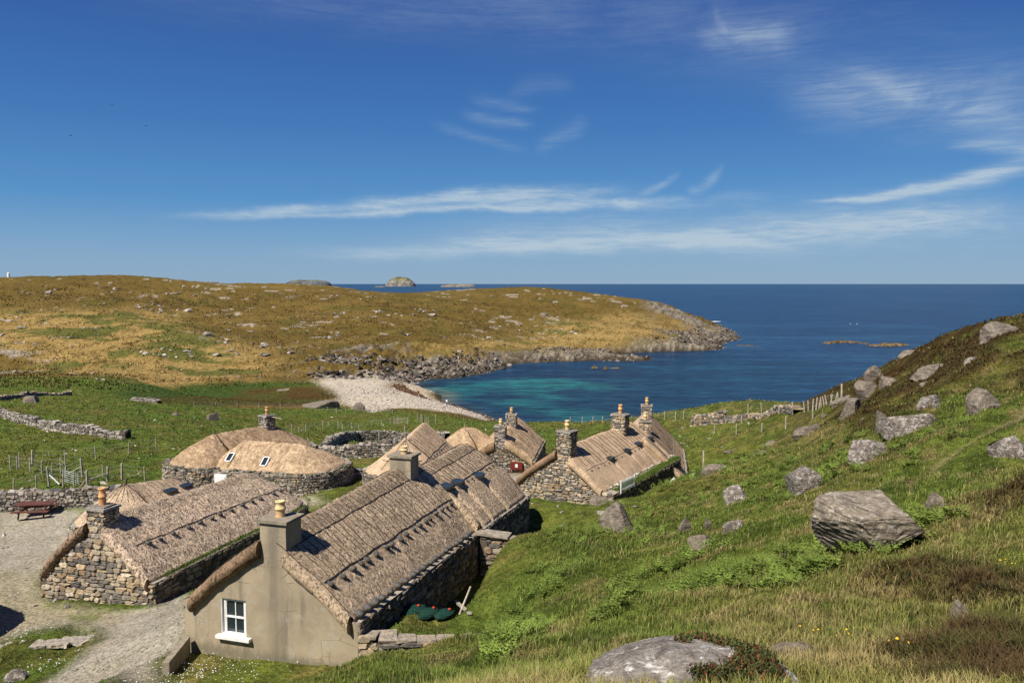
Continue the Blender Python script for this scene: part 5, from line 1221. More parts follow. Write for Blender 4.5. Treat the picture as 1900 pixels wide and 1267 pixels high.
# ------------------------------------------------------------------ boulders
def boulder(u, v, wpx, hpx, label, mat='rock', cuts=5, seed=None, depth=.8, rough=.30, rz=0, tilt=0, sub=4, sink=.55, name='boulder', lift=0):
    """u,v: middle of the foot; size read in pixels at that ground point"""
    g = dz(u, v); D = max(g[1], 2); k = D/F; a = wpx*k/2*1.02; c = hpx*k/2*1.40
    b = a*depth
    o = lump(name, a, b, c, M[mat], None, sub, cuts, rough, seed, (rotz(rz)@roty(tilt)))
    o.location = (g[0], g[1]+b*.35, g[2]+c*(1-sink)-c*.12+lift)
    tag(o, label, 'rock', 'rocks on the hillside'); return o
BL = [
 (1145, 990, 66, 62, 'upright wedge shaped boulder alone on the lush grass below the wide rubble gable', 'rock', 6, 11, .8, 0, -.25),
 (1488, 1042, 72, 24, 'low flat rock in bracken, just below left of the great layered boulder', 'rock', 4, 12, .7, 0, 0),
 (1305, 1017, 58, 26, 'flat grey rock among dry grass, third left of the great layered boulder', 'rock', 4, 13, .8, .2, -.1),
 (1268, 980, 34, 18, 'small grey rock in the grass nearest right of the upright wedge boulder', 'rock', 4, 14, .8, .5, -.3),
 (1366, 984, 44, 20, 'small slanting rock with pale lichen beside tan grass', 'rocklichen', 4, 15, .7, .3, -.25),
 (1313, 975, 12, 18, 'thin upright stone between two low rocks in the green grass', 'rock', 3, 16, .8, 0, 0),
 (1366, 932, 44, 30, 'leaning rock at the lower edge of the bracken slope', 'rocklichen', 4, 17, .7, .2, -.4),
 (1495, 908, 68, 46, 'white lichened boulder with a sharp left shoulder in the bracken', 'rocklichen', 5, 18, .8, .2, -.2),
 (1612, 852, 88, 42, 'broad pale slab with an orange grassy top in the bracken', 'rocklichen', 5, 19, .8, .1, -.15),
 (1686, 806, 78, 46, 'mottled white and brown boulder above the dark green bush', 'rocklichen', 5, 20, .8, 0, .05),
 (1644, 800, 32, 42, 'upright grey boulder at the left of the mottled white one', 'rock', 5, 21, .9, 0, 0),
 (1729, 780, 32, 14, 'small white stone at the right of the mottled white boulder', 'rocklichen', 4, 22, .8, 0, 0),
 (1726, 760, 54, 30, 'lichened boulder under a tuft of dark heather, mid slope', 'rocklichen', 5, 23, .8, .2, -.1),
 (1826, 757, 60, 40, 'big squared grey boulder above the dirt path, upper right', 'rock', 7, 24, .8, .1, -.2),
 (1846, 757, 22, 10, 'small smooth pale stone at the foot of the squared boulder', 'rock', 3, 25, .8, .2, -.35),
 (1732, 698, 78, 22, 'long thin pale outcrop curving through the brown heather', 'rock', 4, 26, .6, .1, -.12),
 (1722, 716, 30, 8, 'narrow pale sliver of rock under the long thin outcrop', 'rock', 3, 27, .6, 0, -.15),
 (1806, 680, 34, 20, 'cluster of white rock in heather above the squared boulder', 'rocklichen', 5, 28, .7, 0, 0),
 (1795, 665, 16, 6, 'tiny pale rock above the white rock cluster', 'rock', 3, 29, .7, 0, 0),
 (1862, 628, 76, 36, 'large smooth grey outcrop on the skyline, upper right', 'rock', 4, 30, .8, .1, -.15),
 (1850, 640, 60, 10, 'low ledge under the skyline outcrop', 'rock', 4, 31, .7, 0, -.1),
 (1690, 661, 50, 14, 'smooth pale slab lying along the skyline against the sea', 'rock', 4, 32, .7, .1, -.3),
 (1712, 660, 14, 6, 'pale chip of rock just right of the skyline slab', 'rock', 3, 33, .7, 0, 0),
 (1628, 710, 40, 34, 'steep grey crag on the cliff crest, upper of three', 'rock', 5, 34, .8, .1, -.5),
 (1655, 716, 38, 22, 'rounded grey rock right of the steep crest crag', 'rock', 4, 35, .8, 0, -.2),
 (1615, 734, 44, 34, 'lowest steep grey crag on the cliff crest', 'rock', 5, 36, .8, .1, -.4),
 (1583, 770, 46, 34, 'rounded boulder with a heather cap below the crest crags', 'rock', 4, 37, .8, .1, -.15),
 (1575, 779, 30, 10, 'low rock hugging the foot of the heather capped boulder', 'rock', 4, 38, .7, 0, -.1),
 (1605, 783, 18, 10, 'small pale rock right below the heather capped boulder', 'rock', 3, 39, .8, .2, -.2),
 (1530, 775, 12, 10, 'single knob of rock beside the cliff edge posts', 'rock', 4, 40, .8, 0, 0),
 (1562, 750, 46, 14, 'ledge of rock at the foot of the crest timber post', 'rock', 5, 41, .7, .1, -.25),
 (1500, 806, 62, 16, 'smooth tilted slab lying in the grass below the cliff edge fence', 'rock', 4, 42, .6, .1, -.3),
 (1430, 826, 30, 8, 'faint pale sliver of rock in the slope under the tilted slab', 'rock', 3, 43, .6, .1, -.3),
 (1412, 842, 24, 7, 'lower faint sliver of rock beside bracken', 'rock', 3, 44, .6, .1, -.3),
 (1327, 876, 48, 16, 'flat grey rock at the foot of the lone weathered post', 'rock', 5, 45, .7, .1, -.12),
 (1355, 838, 26, 5, 'thin rock flush with the grass above the flat rock and post', 'rock', 3, 46, .7, .1, 0),
 (1882, 850, 70, 46, 'white mottled boulder cut by the right edge of the picture', 'rocklichen', 5, 47, .8, 0, -.1),
 (1890, 672, 20, 8, 'small pale rock near the right edge in brown heather', 'rock', 3, 48, .7, 0, 0),
 (1872, 675, 14, 6, 'very small pale rock left of the one near the right edge', 'rock', 3, 49, .7, 0, 0),
 (1785, 1150, 32, 40, 'small upright grey stone in a dark heather mound', 'rock', 4, 50, .7, 0, .2),
 (1688, 1068, 22, 14, 'tiny half buried stone in heather left above the upright grey stone', 'rock', 3, 51, .7, 0, 0),
 (1735, 938, 44, 26, 'pointed grey slab sticking up right of the great layered boulder', 'rock', 5, 52, .6, -.2, -.5),
 (1757, 944, 22, 10, 'small tan stone right of the pointed slab', 'rock', 4, 53, .7, 0, .1),
 (394, 779, 22, 14, 'dark lone boulder in the green field behind the hipped cottages', 'rock', 5, 54, .9, 0, 0),
 (326, 772, 13, 8, 'smaller dark boulder in the field left of the lone one', 'rock', 5, 55, .9, 0, 0),
 (595, 757, 70, 17, 'low wide grey outcrop between the marsh and the beach grass', 'rock', 4, 56, .7, 0, 0),
 (665, 760, 26, 15, 'small dark rock in the grass below the pebbles', 'rock', 5, 57, .8, 0, 0),
 (52, 748, 34, 14, 'brown hump of rock by the mossy ruined wall', 'rock', 4, 58, .8, 0, 0),
 (222, 1122, 50, 44, 'pale speckled boulder leaning on the corner of the tan rubble gable', 'rocklichen', 5, 60, .6, 0, -.15),
 (28, 1262, 40, 22, 'white rounded stone at the lower left edge of the gravel', 'rocklichen', 4, 61, .8, 0, 0),
 (1110, 933, 34, 14, 'low pale rock at the right foot of the wide rubble gable', 'rock', 4, 62, .8, .2, -.2),
]
for (u, v, a, b, lab, mt, cu, sdd, dp, rz, ti) in BL:
    boulder(u, v, a, b, lab, mt, cu, sdd, dp, .3, rz, ti, 4 if a > 28 else 3)
# the great layered boulder: a tilted block whose bedding planes run through it
def great_boulder():
    g = dz(1640, 1022); k = g[1]/F; v, f = ICO[5]; v = v.copy()
    v = np.sign(v)*np.abs(v)**.72
    for n, d in (((-.75, -.45, -.55), .62), ((.55, -.3, -.75), .50), ((-.2, -.15, 1), .52), ((.75, -.1, .65), .66), ((-.9, -.3, .35), .78), ((.1, -1, -.1), .72), ((0, -.75, .66), .80)):
        n = np.array(n); n /= np.linalg.norm(n); s_ = v@n; v = v-np.maximum(s_-d, 0)[:, None]*n*.97
    q = v@rotz(.0)@roty(.22); lay = q[:, 2]*9+noise3(v, 1.2, 3)*1.6; st = (lay-np.floor(lay)); step = sstep(st, .0, .22)-sstep(st, .78, 1.0)
    v = v*(1+.055*(step-.6)*(1-.5*np.abs(q[:, 2])))[:, None]*(1+.16*noise3(v, 2.0, 8)+.07*noise3(v, 7, 5)+.035*noise3(v*(1, 1, 3), 16, 6))[:, None]
    v = v*(92*k, 70*k, 66*k)*1.18
    o = mesh_obj('boulder', v, [f], M['rockstrata'], None, np.ones((len(v), 3)), False)
    o.location = (g[0]-4*k, g[1]+45*k, g[2]+36*k); o.rotation_euler = (0, .10, 0)
    tag(o, 'great layered boulder, the largest block on the slope, bedding lines along its side', 'rock', 'rocks on the hillside')
great_boulder()
# foreground outcrop
M['rockfore'] = rock_mat('striated_outcrop', (.25, .22, .19), (.70, .68, .64), .55, (.4, 1.2, 5), (.10, .075, .06))
def outcrop(u, v, wpx, hpx, label, seed, mat, depth, c=1.0, cuts=1):
    g = dz(u, v); k = g[1]/F; o = lump('rock_outcrop', wpx*k/2, wpx*k/2*depth, hpx*k*.62, M[mat], None, 5, cuts, .42, seed); o.location = (g[0], g[1], g[2]-hpx*k*.26)
    tag(o, label, 'rock', 'rocks on the hillside'); return o, g, k
oc, g_oc, k_oc = outcrop(1275, 1264, 470, 190, 'big domed outcrop at the bottom edge, white lichen crest and a red green plant mat', 71, 'rockfore', .75)
outcrop(1478, 1206, 100, 30, 'low grey hump right of the big domed outcrop', 72, 'rock', .7)

# ------------------------------------------------------------------ far shore rocks (uncountable)
def scatter(n, reg, rmin, rmax, u0, u1, cond=None, seed=5, p=1.0):
    r_ = np.random.default_rng(seed); a = np.arctan((r_.uniform(u0, u1, n)-CX)/F); d = np.exp(r_.uniform(math.log(rmin), math.log(rmax), n)); x, y = d*np.sin(a), d*np.cos(a)
    m = np.ones(n, bool) if reg is None else (inside(reg, x, y) > r_.uniform(.2, .8, n))
    x, y = x[m], y[m]; z = height(x, y)
    if cond is not None: k = cond(x, y, z); x, y, z = x[k], y[k], z[k]
    return x, y, z
def lumps(name, x, y, z, sz, palette, mat, flat=.6, seed=3, kind='stuff', sub=1, emb=.15):
    r_ = np.random.default_rng(seed); V, Fc = ICO[sub]; n = len(x); m = len(V)
    d = V[None]*(1+r_.normal(0, .30, (n, m, 1))); a = r_.uniform(0, 6.28, n); s3 = np.stack([sz*r_.uniform(.7, 1.5, n), sz*r_.uniform(.6, 1.1, n), sz*r_.uniform(.35, 1.0, n)*flat/.6], 1); d = d*s3[:, None]
    ti = r_.normal(0, .35, n); ct, st = np.cos(ti)[:, None], np.sin(ti)[:, None]; dx = d[:, :, 0]*ct+d[:, :, 2]*st; dz_ = -d[:, :, 0]*st+d[:, :, 2]*ct
    c, s = np.cos(a)[:, None], np.sin(a)[:, None]; X = dx*c-d[:, :, 1]*s+x[:, None]; Y = dx*s+d[:, :, 1]*c+y[:, None]; Z = dz_+z[:, None]+emb*sz[:, None]
    v = np.stack([X, Y, Z], 2).reshape(-1, 3); f = (Fc[None]+np.arange(n)[:, None, None]*m).reshape(-1, 3)
    pc = np.array(palette)[r_.integers(len(palette), size=n)]*r_.uniform(.7, 1.25, (n, 1))
    o = mesh_obj(name, v, [f], mat, None, np.repeat(pc, m, 0), False); return tag(o, kind=kind)
x, y, z = scatter(60000, 'shore', 170, 520, 560, 1400, lambda x, y, z: (z > -.6) & (z < 6.5) & (fbm(x*.07, y*.07, 3, 45) > .42))
o = lumps('shore_rocks', x, y, z, np.exp(np.random.default_rng(1).normal(-1.1, .45, len(x))), [(.23,.195,.165),(.13,.108,.09),(.07,.058,.048),(.33,.285,.245),(.04,.032,.027)], M['rockshore'])
tag(o, 'jumble of dark and pale boulders lining the far shore of the bay', 'shore rocks')
x, y, z = scatter(30000, 'beach', 110, 260, 580, 930, lambda x, y, z: z > -.2)
o = lumps('beach_pebbles', x, y, z, np.exp(np.random.default_rng(2).normal(-2.35, .35, len(x))), [(.58,.51,.43),(.50,.42,.34),(.42,.38,.34),(.66,.60,.53),(.25,.2,.16)], M['rockshore'])
tag(o, 'pale cobbles covering the beach at the head of the bay', 'pebbles')
x, y, z = scatter(60000, 'beach', 110, 230, 700, 930, lambda x, y, z: (np.abs(z-.95-.3*(fbm(x*.1, y*.1, 2, 4)-.5)) < .2), 6)
o = lumps('seaweed', x, y, z, np.exp(np.random.default_rng(6).normal(-1.7, .35, len(x))), [(.10,.045,.02),(.065,.035,.018),(.16,.08,.03)], M['rockshore'], .4)
tag(o, 'dark red brown seaweed line along the tide mark', 'seaweed')
# low slabs breaking through the moor
x, y, z = scatter(14000, None, 200, 470, -40, 1260, lambda x, y, z: (z > 4) & (fbm(x*.045, y*.13, 4, 151) > .715) & (fbm(x*.5, y*.5, 2, 7) > .42), 9)
o = lumps('moor_rocks', x, y, z, np.exp(np.random.default_rng(3).normal(-.55, .45, len(x))), [(.47,.41,.36),(.38,.33,.29),(.52,.47,.42),(.25,.22,.19)], M['rockshore'], .35, 8)
tag(o, 'pale rock slabs showing through the brown moor of the headland', 'rock slabs')
for (u, v, wp, n) in ((210, 560, 40, 60), (225, 570, 60, 90), (615, 575, 60, 80), (450, 590, 50, 60), (640, 590, 40, 50), (560, 680, 60, 60), (500, 694, 60, 50), (20, 580, 30, 30), (130, 690, 40, 40), (975, 610, 30, 30), (1000, 640, 30, 20)):
    pass
# loose stones on the green
x, y, z = scatter(1000, 'green', 40, 150, -40, 1400, None, 12)
o = lumps('field_stones', x, y, z, np.exp(np.random.default_rng(4).normal(-2.6, .5, len(x))), [(.5,.46,.4),(.36,.32,.28)], M['rockshore'], .5, 10, emb=.2); tag(o, 'small pale stones scattered over the green fields', 'stones')

x, y, z = scatter(16000, 'gravel', 24, 56, -40, 380, None, 14)
o = lumps('loose_gravel', x, y, z, np.exp(np.random.default_rng(5).normal(-4.25, .40, len(x))), [(.36,.325,.275),(.30,.27,.225),(.40,.365,.31),(.22,.195,.165)], M['rockshore'], .5, 11, emb=.3); tag(o, 'loose grey gravel stones lying on the road and yard', 'gravel')
# ------------------------------------------------------------------ skerries, islands, foam
def on_sea(u, v): r = ray(u, v); t = -ZC/r[2]; return r*t
def skerry(label, pts, h, seed):
    P = np.array([on_sea(*p)[:2] for p in pts]); f, L = path_sampler(P); n = max(8, int(L/1.6)); r_ = np.random.default_rng(seed); V, Fc = ICO[3]; vv = []; ff = []
    for k in range(n):
        x, y, tx, ty = f(L*(k+.5)/n); s_ = L/n*r_.uniform(.9, 1.6); e = math.sin(math.pi*(k+.5)/n)**.5
        v = V*(1+.35*noise3(V, 2, seed+k)[:, None])*(s_, s_*r_.uniform(.8, 1.6), h*e*r_.uniform(.5, 1.1)); ff.append(Fc+len(vv)*len(V)); vv.append(v+(float(x)-P[0, 0], float(y)-P[0, 1]+r_.normal(0, s_*.4), 0))
    o = mesh_obj('skerry', np.concatenate(vv), [np.concatenate(ff)], M['skerry'], None, np.ones((len(V)*n, 3)), False); o.location = (P[0, 0], P[0, 1], -.05); tag(o, label, 'skerry', 'low rocks in the sea')
M['skerry'] = surf_mat('weedy_skerry', (.19, .135, .065), attr=False, layers=((.6, .35, .65, (.25, .2, .2), g3(1.2)), (3, .3, .7, g3(.6), g3(1.3))), bumps=((2, 1, .5),))
skerry('long low brown skerry in the open sea, left of two', [(1530, 637), (1560, 635), (1605, 637)], 1.3, 1)
skerry('long low brown skerry in the open sea, right of two', [(1608, 641), (1630, 642), (1682, 640)], 1.5, 2)
skerry('small hump of rock alone in the middle of the bay', [(1097, 683), (1109, 683)], 1.1, 3)
skerry('tiny pointed rock beside the hump in the bay', [(1120, 685), (1128, 685)], 1.2, 4)
skerry('thin streak of weedy rock right of the tiny pointed one', [(1132, 683), (1152, 683)], .35, 5)
skerry('thin weedy reef off the tip of the headland', [(1368, 641), (1405, 642)], .35, 6)
skerry('tapering spit of rock at the very tip of the headland', [(1325, 624), (1345, 625), (1362, 629)], 2.0, 7)
M['foam'] = surf_mat('sea_foam', (.80, .82, .84), attr=False, layers=((2, .3, .7, g3(.7), g3(1.1)),))
def foam(pts, w_, seed):
    P = [on_sea(*p) for p in pts]; mb = MB(); r_ = np.random.default_rng(seed); f, L = path_sampler([p[:2] for p in P]); V, Fc = ICO[2]
    for k in range(int(L/1.2)):
        x, y, tx, ty = f(r_.uniform(0, L)); s_ = r_.uniform(.6, 1.5)*w_; v = V*(1+.3*noise3(V, 2, seed+k)[:, None])*(s_*1.6, s_, .22); mb.add(v+(float(x), float(y)+r_.normal(0, w_), .02), Fc)
    o = mb.build('foam', M['foam'], None, True); tag(o, kind='structure')
foam([(1298, 596), (1312, 597), (1330, 596.5)], 2.2, 1); foam([(1585, 635), (1600, 636)], 1.0, 2)
foam([(1352, 625), (1372, 627)], .8, 3)
M['island'] = surf_mat('island_rock', layers=((.012, .35, .65, g3(.6), g3(1.3)), (.05, .3, .7, g3(.7), g3(1.25))), bumps=((.03, 1, 15),))
def island(label, u, D, wpx, hpx, col1, col2, seed, flat=.35, n_=2.4, name='island'):
    k = D/F; nx, ny = 90, 40; W_ = wpx*k/2; X, Y = np.meshgrid(np.linspace(-1.1, 1.1, nx), np.linspace(-1.1, 1.1, ny)); t = (np.abs(X)**n_+np.abs(Y)**n_)**(1/n_)
    H = np.maximum(0, 1-t**(2.2 if flat < .5 else 5))**(.6 if flat < .5 else .5); H = H*(1+.35*(fbm(X*3+seed, Y*3, 4, seed)-.5)) + (fbm(X*12, Y*12, 3, seed+3)-.5)*.12*(H > 0)
    Z = H*hpx*k-(H <= 0.0)*8; v = np.stack([X*W_, Y*W_*.8, Z], 2).reshape(-1, 3); i = (np.arange(ny-1)[:, None]*nx+np.arange(nx-1)[None]).ravel(); f = np.stack([i, i+1, i+nx+1, i+nx], 1)
    g = sstep(H.ravel(), .45, .75); c = np.array(col1)[None]*(1-g[:, None])+np.array(col2)[None]*g[:, None]
    o = mesh_obj(name, v, [f], M['island'], None, c, True); o.location = ((u-CX)*k, D, -1); tag(o, kind='structure')
grey, grn = (.20, .185, .16), (.15, .15, .07)
island('', 744, 9000, 56, 17, grey, (.16, .155, .08), 3, .3)
island('', 573, 9600, 84, 11, (.10, .12, .15), (.13, .13, .11), 5, .6); island('', 480, 9800, 46, 5, (.14, .15, .14), grn, 7, .6); island('', 383, 14000, 52, 7.5, (.16, .22, .30), (.17, .22, .26), 9, .6)
island('', 851, 7600, 66, 5, (.22, .19, .16), (.20, .17, .12), 11, .6); island('', 706, 6900, 24, 2.2, (.12, .11, .10), (.16, .15, .12), 13, .6)
# beacon on the far hill
gB = dz(19, 516, ) if True else None
hh = base_height([gB[0]], [gB[1]])[0]; gB = np.array([(19-CX)/F*430, 430.0, 0]); gB[2] = hz(gB[0], gB[1]); t = empty('beacon', gB, 0, label='tiny white beacon block on the skyline of the far hill, left edge', cat='beacon')
mb = MB(); mb.lathe([(.75, -.5), (.70, 1.5), (.62, 2.2), (.25, 2.5)], 0, 0, 10); mb.build('pillar', M['white'], t)
# ------------------------------------------------------------------ person on the beach, gulls
def person(u, v, label):
    g = dz(u, v); root = empty('person', (g[0], g[1], g[2]), R(160), label=label, cat='person')
    J = dict(pel=(0,0,.93), ch=(0,.01,1.25), nk=(0,.02,1.45), hd=(0,.0,1.60), tp=(0,0,1.74), sl=(.17,.02,1.40), el=(.24,.03,1.13), hl=(.25,-.05,.90), sr=(-.17,.02,1.40), er=(-.24,.04,1.14), hr=(-.22,-.08,.92), kl=(.10,-.02,.50), al=(.11,.03,.09), tl=(.12,-.12,.03), kr=(-.10,.03,.50), ar=(-.12,.10,.09), tr=(-.13,-.05,.03), pl=(.09,0,.88), pr=(-.09,0,.88))
    E_ = [('pel','ch'),('ch','nk'),('nk','hd'),('hd','tp'),('ch','sl'),('sl','el'),('el','hl'),('ch','sr'),('sr','er'),('er','hr'),('pel','pl'),('pl','kl'),('kl','al'),('al','tl'),('pel','pr'),('pr','kr'),('kr','ar'),('ar','tr')]
    Rd = dict(pel=.13, ch=.15, nk=.055, hd=.095, tp=.07, sl=.065, el=.045, hl=.032, sr=.065, er=.045, hr=.032, kl=.06, al=.042, tl=.035, kr=.06, ar=.042, tr=.035, pl=.09, pr=.09)
    names = list(J); me = bpy.data.meshes.new('person_body'); me.from_pydata([J[k] for k in names], [(names.index(a), names.index(b)) for a, b in E_], []); o = bpy.data.objects.new('body', me); col.objects.link(o); o.parent = root
    sk_ = o.modifiers.new('skin', 'SKIN'); me.skin_vertices.new() if not me.skin_vertices else None
    for i, k in enumerate(names): me.skin_vertices[0].data[i].radius = (Rd[k], Rd[k]*.85)
    me.skin_vertices[0].data[0].use_root = True
    ss_ = o.modifiers.new('sub', 'SUBSURF'); ss_.levels = ss_.render_levels = 1
    m, t, b = base_mat('walker_clothes'); co = t.new('ShaderNodeTexCoord').outputs['Object']; sp = t.new('ShaderNodeSeparateXYZ'); t.l.new(co, sp.inputs[0]); z_ = sp.outputs[2]
    c = t.mixc(t.m('GREATER_THAN', z_, .95), (.05, .06, .09), (.72, .72, .72)); c = t.mixc(t.m('GREATER_THAN', z_, 1.47), c, (.45, .28, .2)); c = t.mixc(t.m('GREATER_THAN', z_, 1.66), c, (.10, .06, .04)); t.put(b.inputs['Base Color'], c)
    me.materials.append(m); return root
person(829, 754, 'person in a pale top and dark trousers standing at the water edge of the beach')
for (u, v, lab) in ((208, 196, 'gull in flight, highest of three dark specks over the left hill'), (270, 234, 'gull in flight, rightmost of three dark specks over the left hill'), (131, 252, 'gull in flight, lowest of three dark specks over the left hill')):
    p = at(u, v, 160); mb = MB(); v_, f_ = ICO[2]; mb.add(v_*(.22, .07, .06), f_, (.12, .12, .13))
    for s_ in (-1, 1): mb.add(np.array([(-.08, 0, .03), (.10, 0, .03), (.12, s_*.3, .14), (-.04, s_*.3, .13), (-.02, s_*.62, .05), (-.08, 0, .0), (.10, 0, .0), (.12, s_*.3, .12)]), [(0, 1, 2, 3), (3, 2, 4), (5, 6, 7, 3)], (.10, .10, .11))
    o = mb.build('gull', M['cloth'], None); o.location = tuple(p); o.rotation_euler = (0, 0, rng.uniform(.8, 2.2)); tag(o, lab, 'bird', 'gulls in the sky')
for (u, v, lab) in ((1578, 601, 'white gull resting on the open sea, left one of a pair'), (1590, 601, 'white gull resting on the open sea, right one of a pair')):
    p = on_sea(u, v); mb = MB(); v_, f_ = ICO[2]; mb.add(v_*(.4, .2, .2)+(0, 0, .1), f_, (.8, .8, .8)); mb.add(v_*(.14, .11, .12)+(.32, 0, .35), f_, (.8, .8, .8)); mb.add(v_*(.15, .06, .05)+(-.4, 0, .17), f_, (.4, .4, .4)); o = mb.build('gull', M['cloth'], None, True); o.location = (p[0], p[1], 0); tag(o, lab, 'bird')

# ------------------------------------------------------------------ grass, bracken, heather
HOUSES = [(hA, roofA, .5), (hA2, roofA2, .4), (hB, roofB, .5), (hB2, roofB2, .4), (hC, roofC, .9), (hD, roofD, .4), (hF, roofF, .4), (hH, roofH, .4), (hG, roofG, .4), (hE1, roofE1, .4), (hE2, roofE2, .4)]
OCW = float(max(abs(v_.co.x) for v_ in oc.data.vertices))
def free(x, y):
    ok = ((x-oc.location.x)/(OCW*.86))**2+((y-oc.location.y+.2)/(OCW*.62))**2 > 1
    for h, r_, m in HOUSES:
        a = -h.rotation_euler.z; dx, dy = x-h.location.x, y-h.location.y; lx = dx*math.cos(a)-dy*math.sin(a); ly = dx*math.sin(a)+dy*math.cos(a)
        ok &= ~((np.abs(lx) < r_.w+m-.05) & (ly > -.05) & (ly < r_.y1+.3))
    return ok
def samp(n, rmin, rmax, a0, a1, seed, power=0.0):
    r_ = np.random.default_rng(seed); a = r_.uniform(R(a0), R(a1), n); d = np.exp(r_.uniform(math.log(rmin), math.log(rmax), n)); return d*np.sin(a), d*np.cos(a), d, r_
def grass(name, n, rmin, rmax, seed, hfun, keep, colf, label, cat, wk=.00085, wmin=.006, a0=-38, a1=43, lean=.5):
    x, y, d, r_ = samp(n, rmin, rmax, a0, a1, seed); m = free(x, y) & (inside('gravel', x, y) < .35) & (inside('beach', x, y) < .3); x, y, d = x[m], y[m], d[m]
    k = keep(x, y, d) > r_.uniform(0, 1, len(x)); x, y, d = x[k], y[k], d[k]; z = height(x, y); m = z > .5; x, y, z, d = x[m], y[m], z[m], d[m]
    h = hfun(x, y, d)*r_.uniform(.55, 1.4, len(x)); c = colf(x, y, z)*r_.uniform(.62, 1.45, (len(x), 1))
    v, f, cc = blade_arrays(x, y, z, h, np.maximum(wmin, d*wk), c, lean); o = mesh_obj(name, v, [f], M['veg'], None, cc); return tag(o, label, cat, kind='stuff')
def gh(x, y, d):
    lw = inside('lawn', x, y, .03); gr = inside('green', x, y, .03); dr = inside('dry', x, y, .05); lu = inside('lush', x, y, .05); pt = inside('path', x, y, .008, .004)
    h = .105-.01*dr+.06*lu-.05*gr*(1-lu); h = h*(1-lw*.65)*(1-.8*pt); h = h*(.55+.9*fbm(x*.8, y*.8, 3, 203)); return np.minimum(h, .05+d*.02)
def gcol(x, y, z):
    c = ground_color(x, y, z); n = fbm(x*1.5, y*1.5, 3, 88); rr = np.random.default_rng(len(x)).uniform(0, 1, len(x)); dr = inside('dry', x, y, .06, .08); gr = inside('green', x, y, .03, .05)
    c = c*1.12
    c = mixv(c, C(.30, .225, .105), (rr < .05+.13*dr*n*1.3+.03*(1-gr)).astype(float)*.8); c = mixv(c, C(.066, .10, .018), ((rr > .62) & (rr < .62+.2*(1-dr*.6))).astype(float)*.6)
    return c
clump = lambda x, y, d: (.35+.65*sstep(fbm(x*2.1, y*2.1, 3, 210), .38, .55))*(1-.85*hk(x, y, d))
def hk(x, y, d): return inside('heather', x, y, .05, .08)*sstep(fbm(x*.7, y*.7, 4, 32), .36, .54)
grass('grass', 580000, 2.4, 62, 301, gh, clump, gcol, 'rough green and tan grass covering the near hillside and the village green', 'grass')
grass('field_grass', 150000, 55, 190, 302, lambda x, y, d: .10+.10*fbm(x*.5, y*.5, 3, 5), lambda x, y, d: sstep(fbm(x*.9, y*.9, 3, 215), .42, .6), gcol, 'tussocky grass of the far fields', 'grass', wk=.0011)
# tussocks of the tan hillside beyond the marsh
def tk(x, y, d): return (1-inside('shore', x, y))*(1-inside('marsh', x, y))*sstep(fbm(x*.22, y*.22, 4, 230), .42, .60)
def tcol(x, y, z):
    c = ground_color(x, y, z); return mixv(c, C(.12, .105, .032), (fbm(x*.3, y*.3, 3, 232) > .55)*.5)
grass('moor_grass', 110000, 175, 460, 303, lambda x, y, d: .22+.3*fbm(x*.2, y*.2, 3, 6), tk, tcol, 'coarse tussocks on the tan and brown moor', 'moor grass', wk=.0013, a0=-34, a1=14)
# heather: short dark wiry shoots
def hk(x, y, d): return inside('heather', x, y, .05, .08)*sstep(fbm(x*.7, y*.7, 4, 32), .36, .54)
grass('heather', 210000, 4, 62, 304, lambda x, y, d: np.minimum(.12+0*x, .05+d*.02), hk, lambda x, y, z: mixv(np.tile(C(.065, .040, .017), (len(x), 1)), C(.055, .062, .016), (fbm(x*3, y*3, 3, 240) > .5)*.7), 'dark brown heather mats on the right hand slope', 'heather', a0=8, a1=37, lean=1.1, wk=.0011)
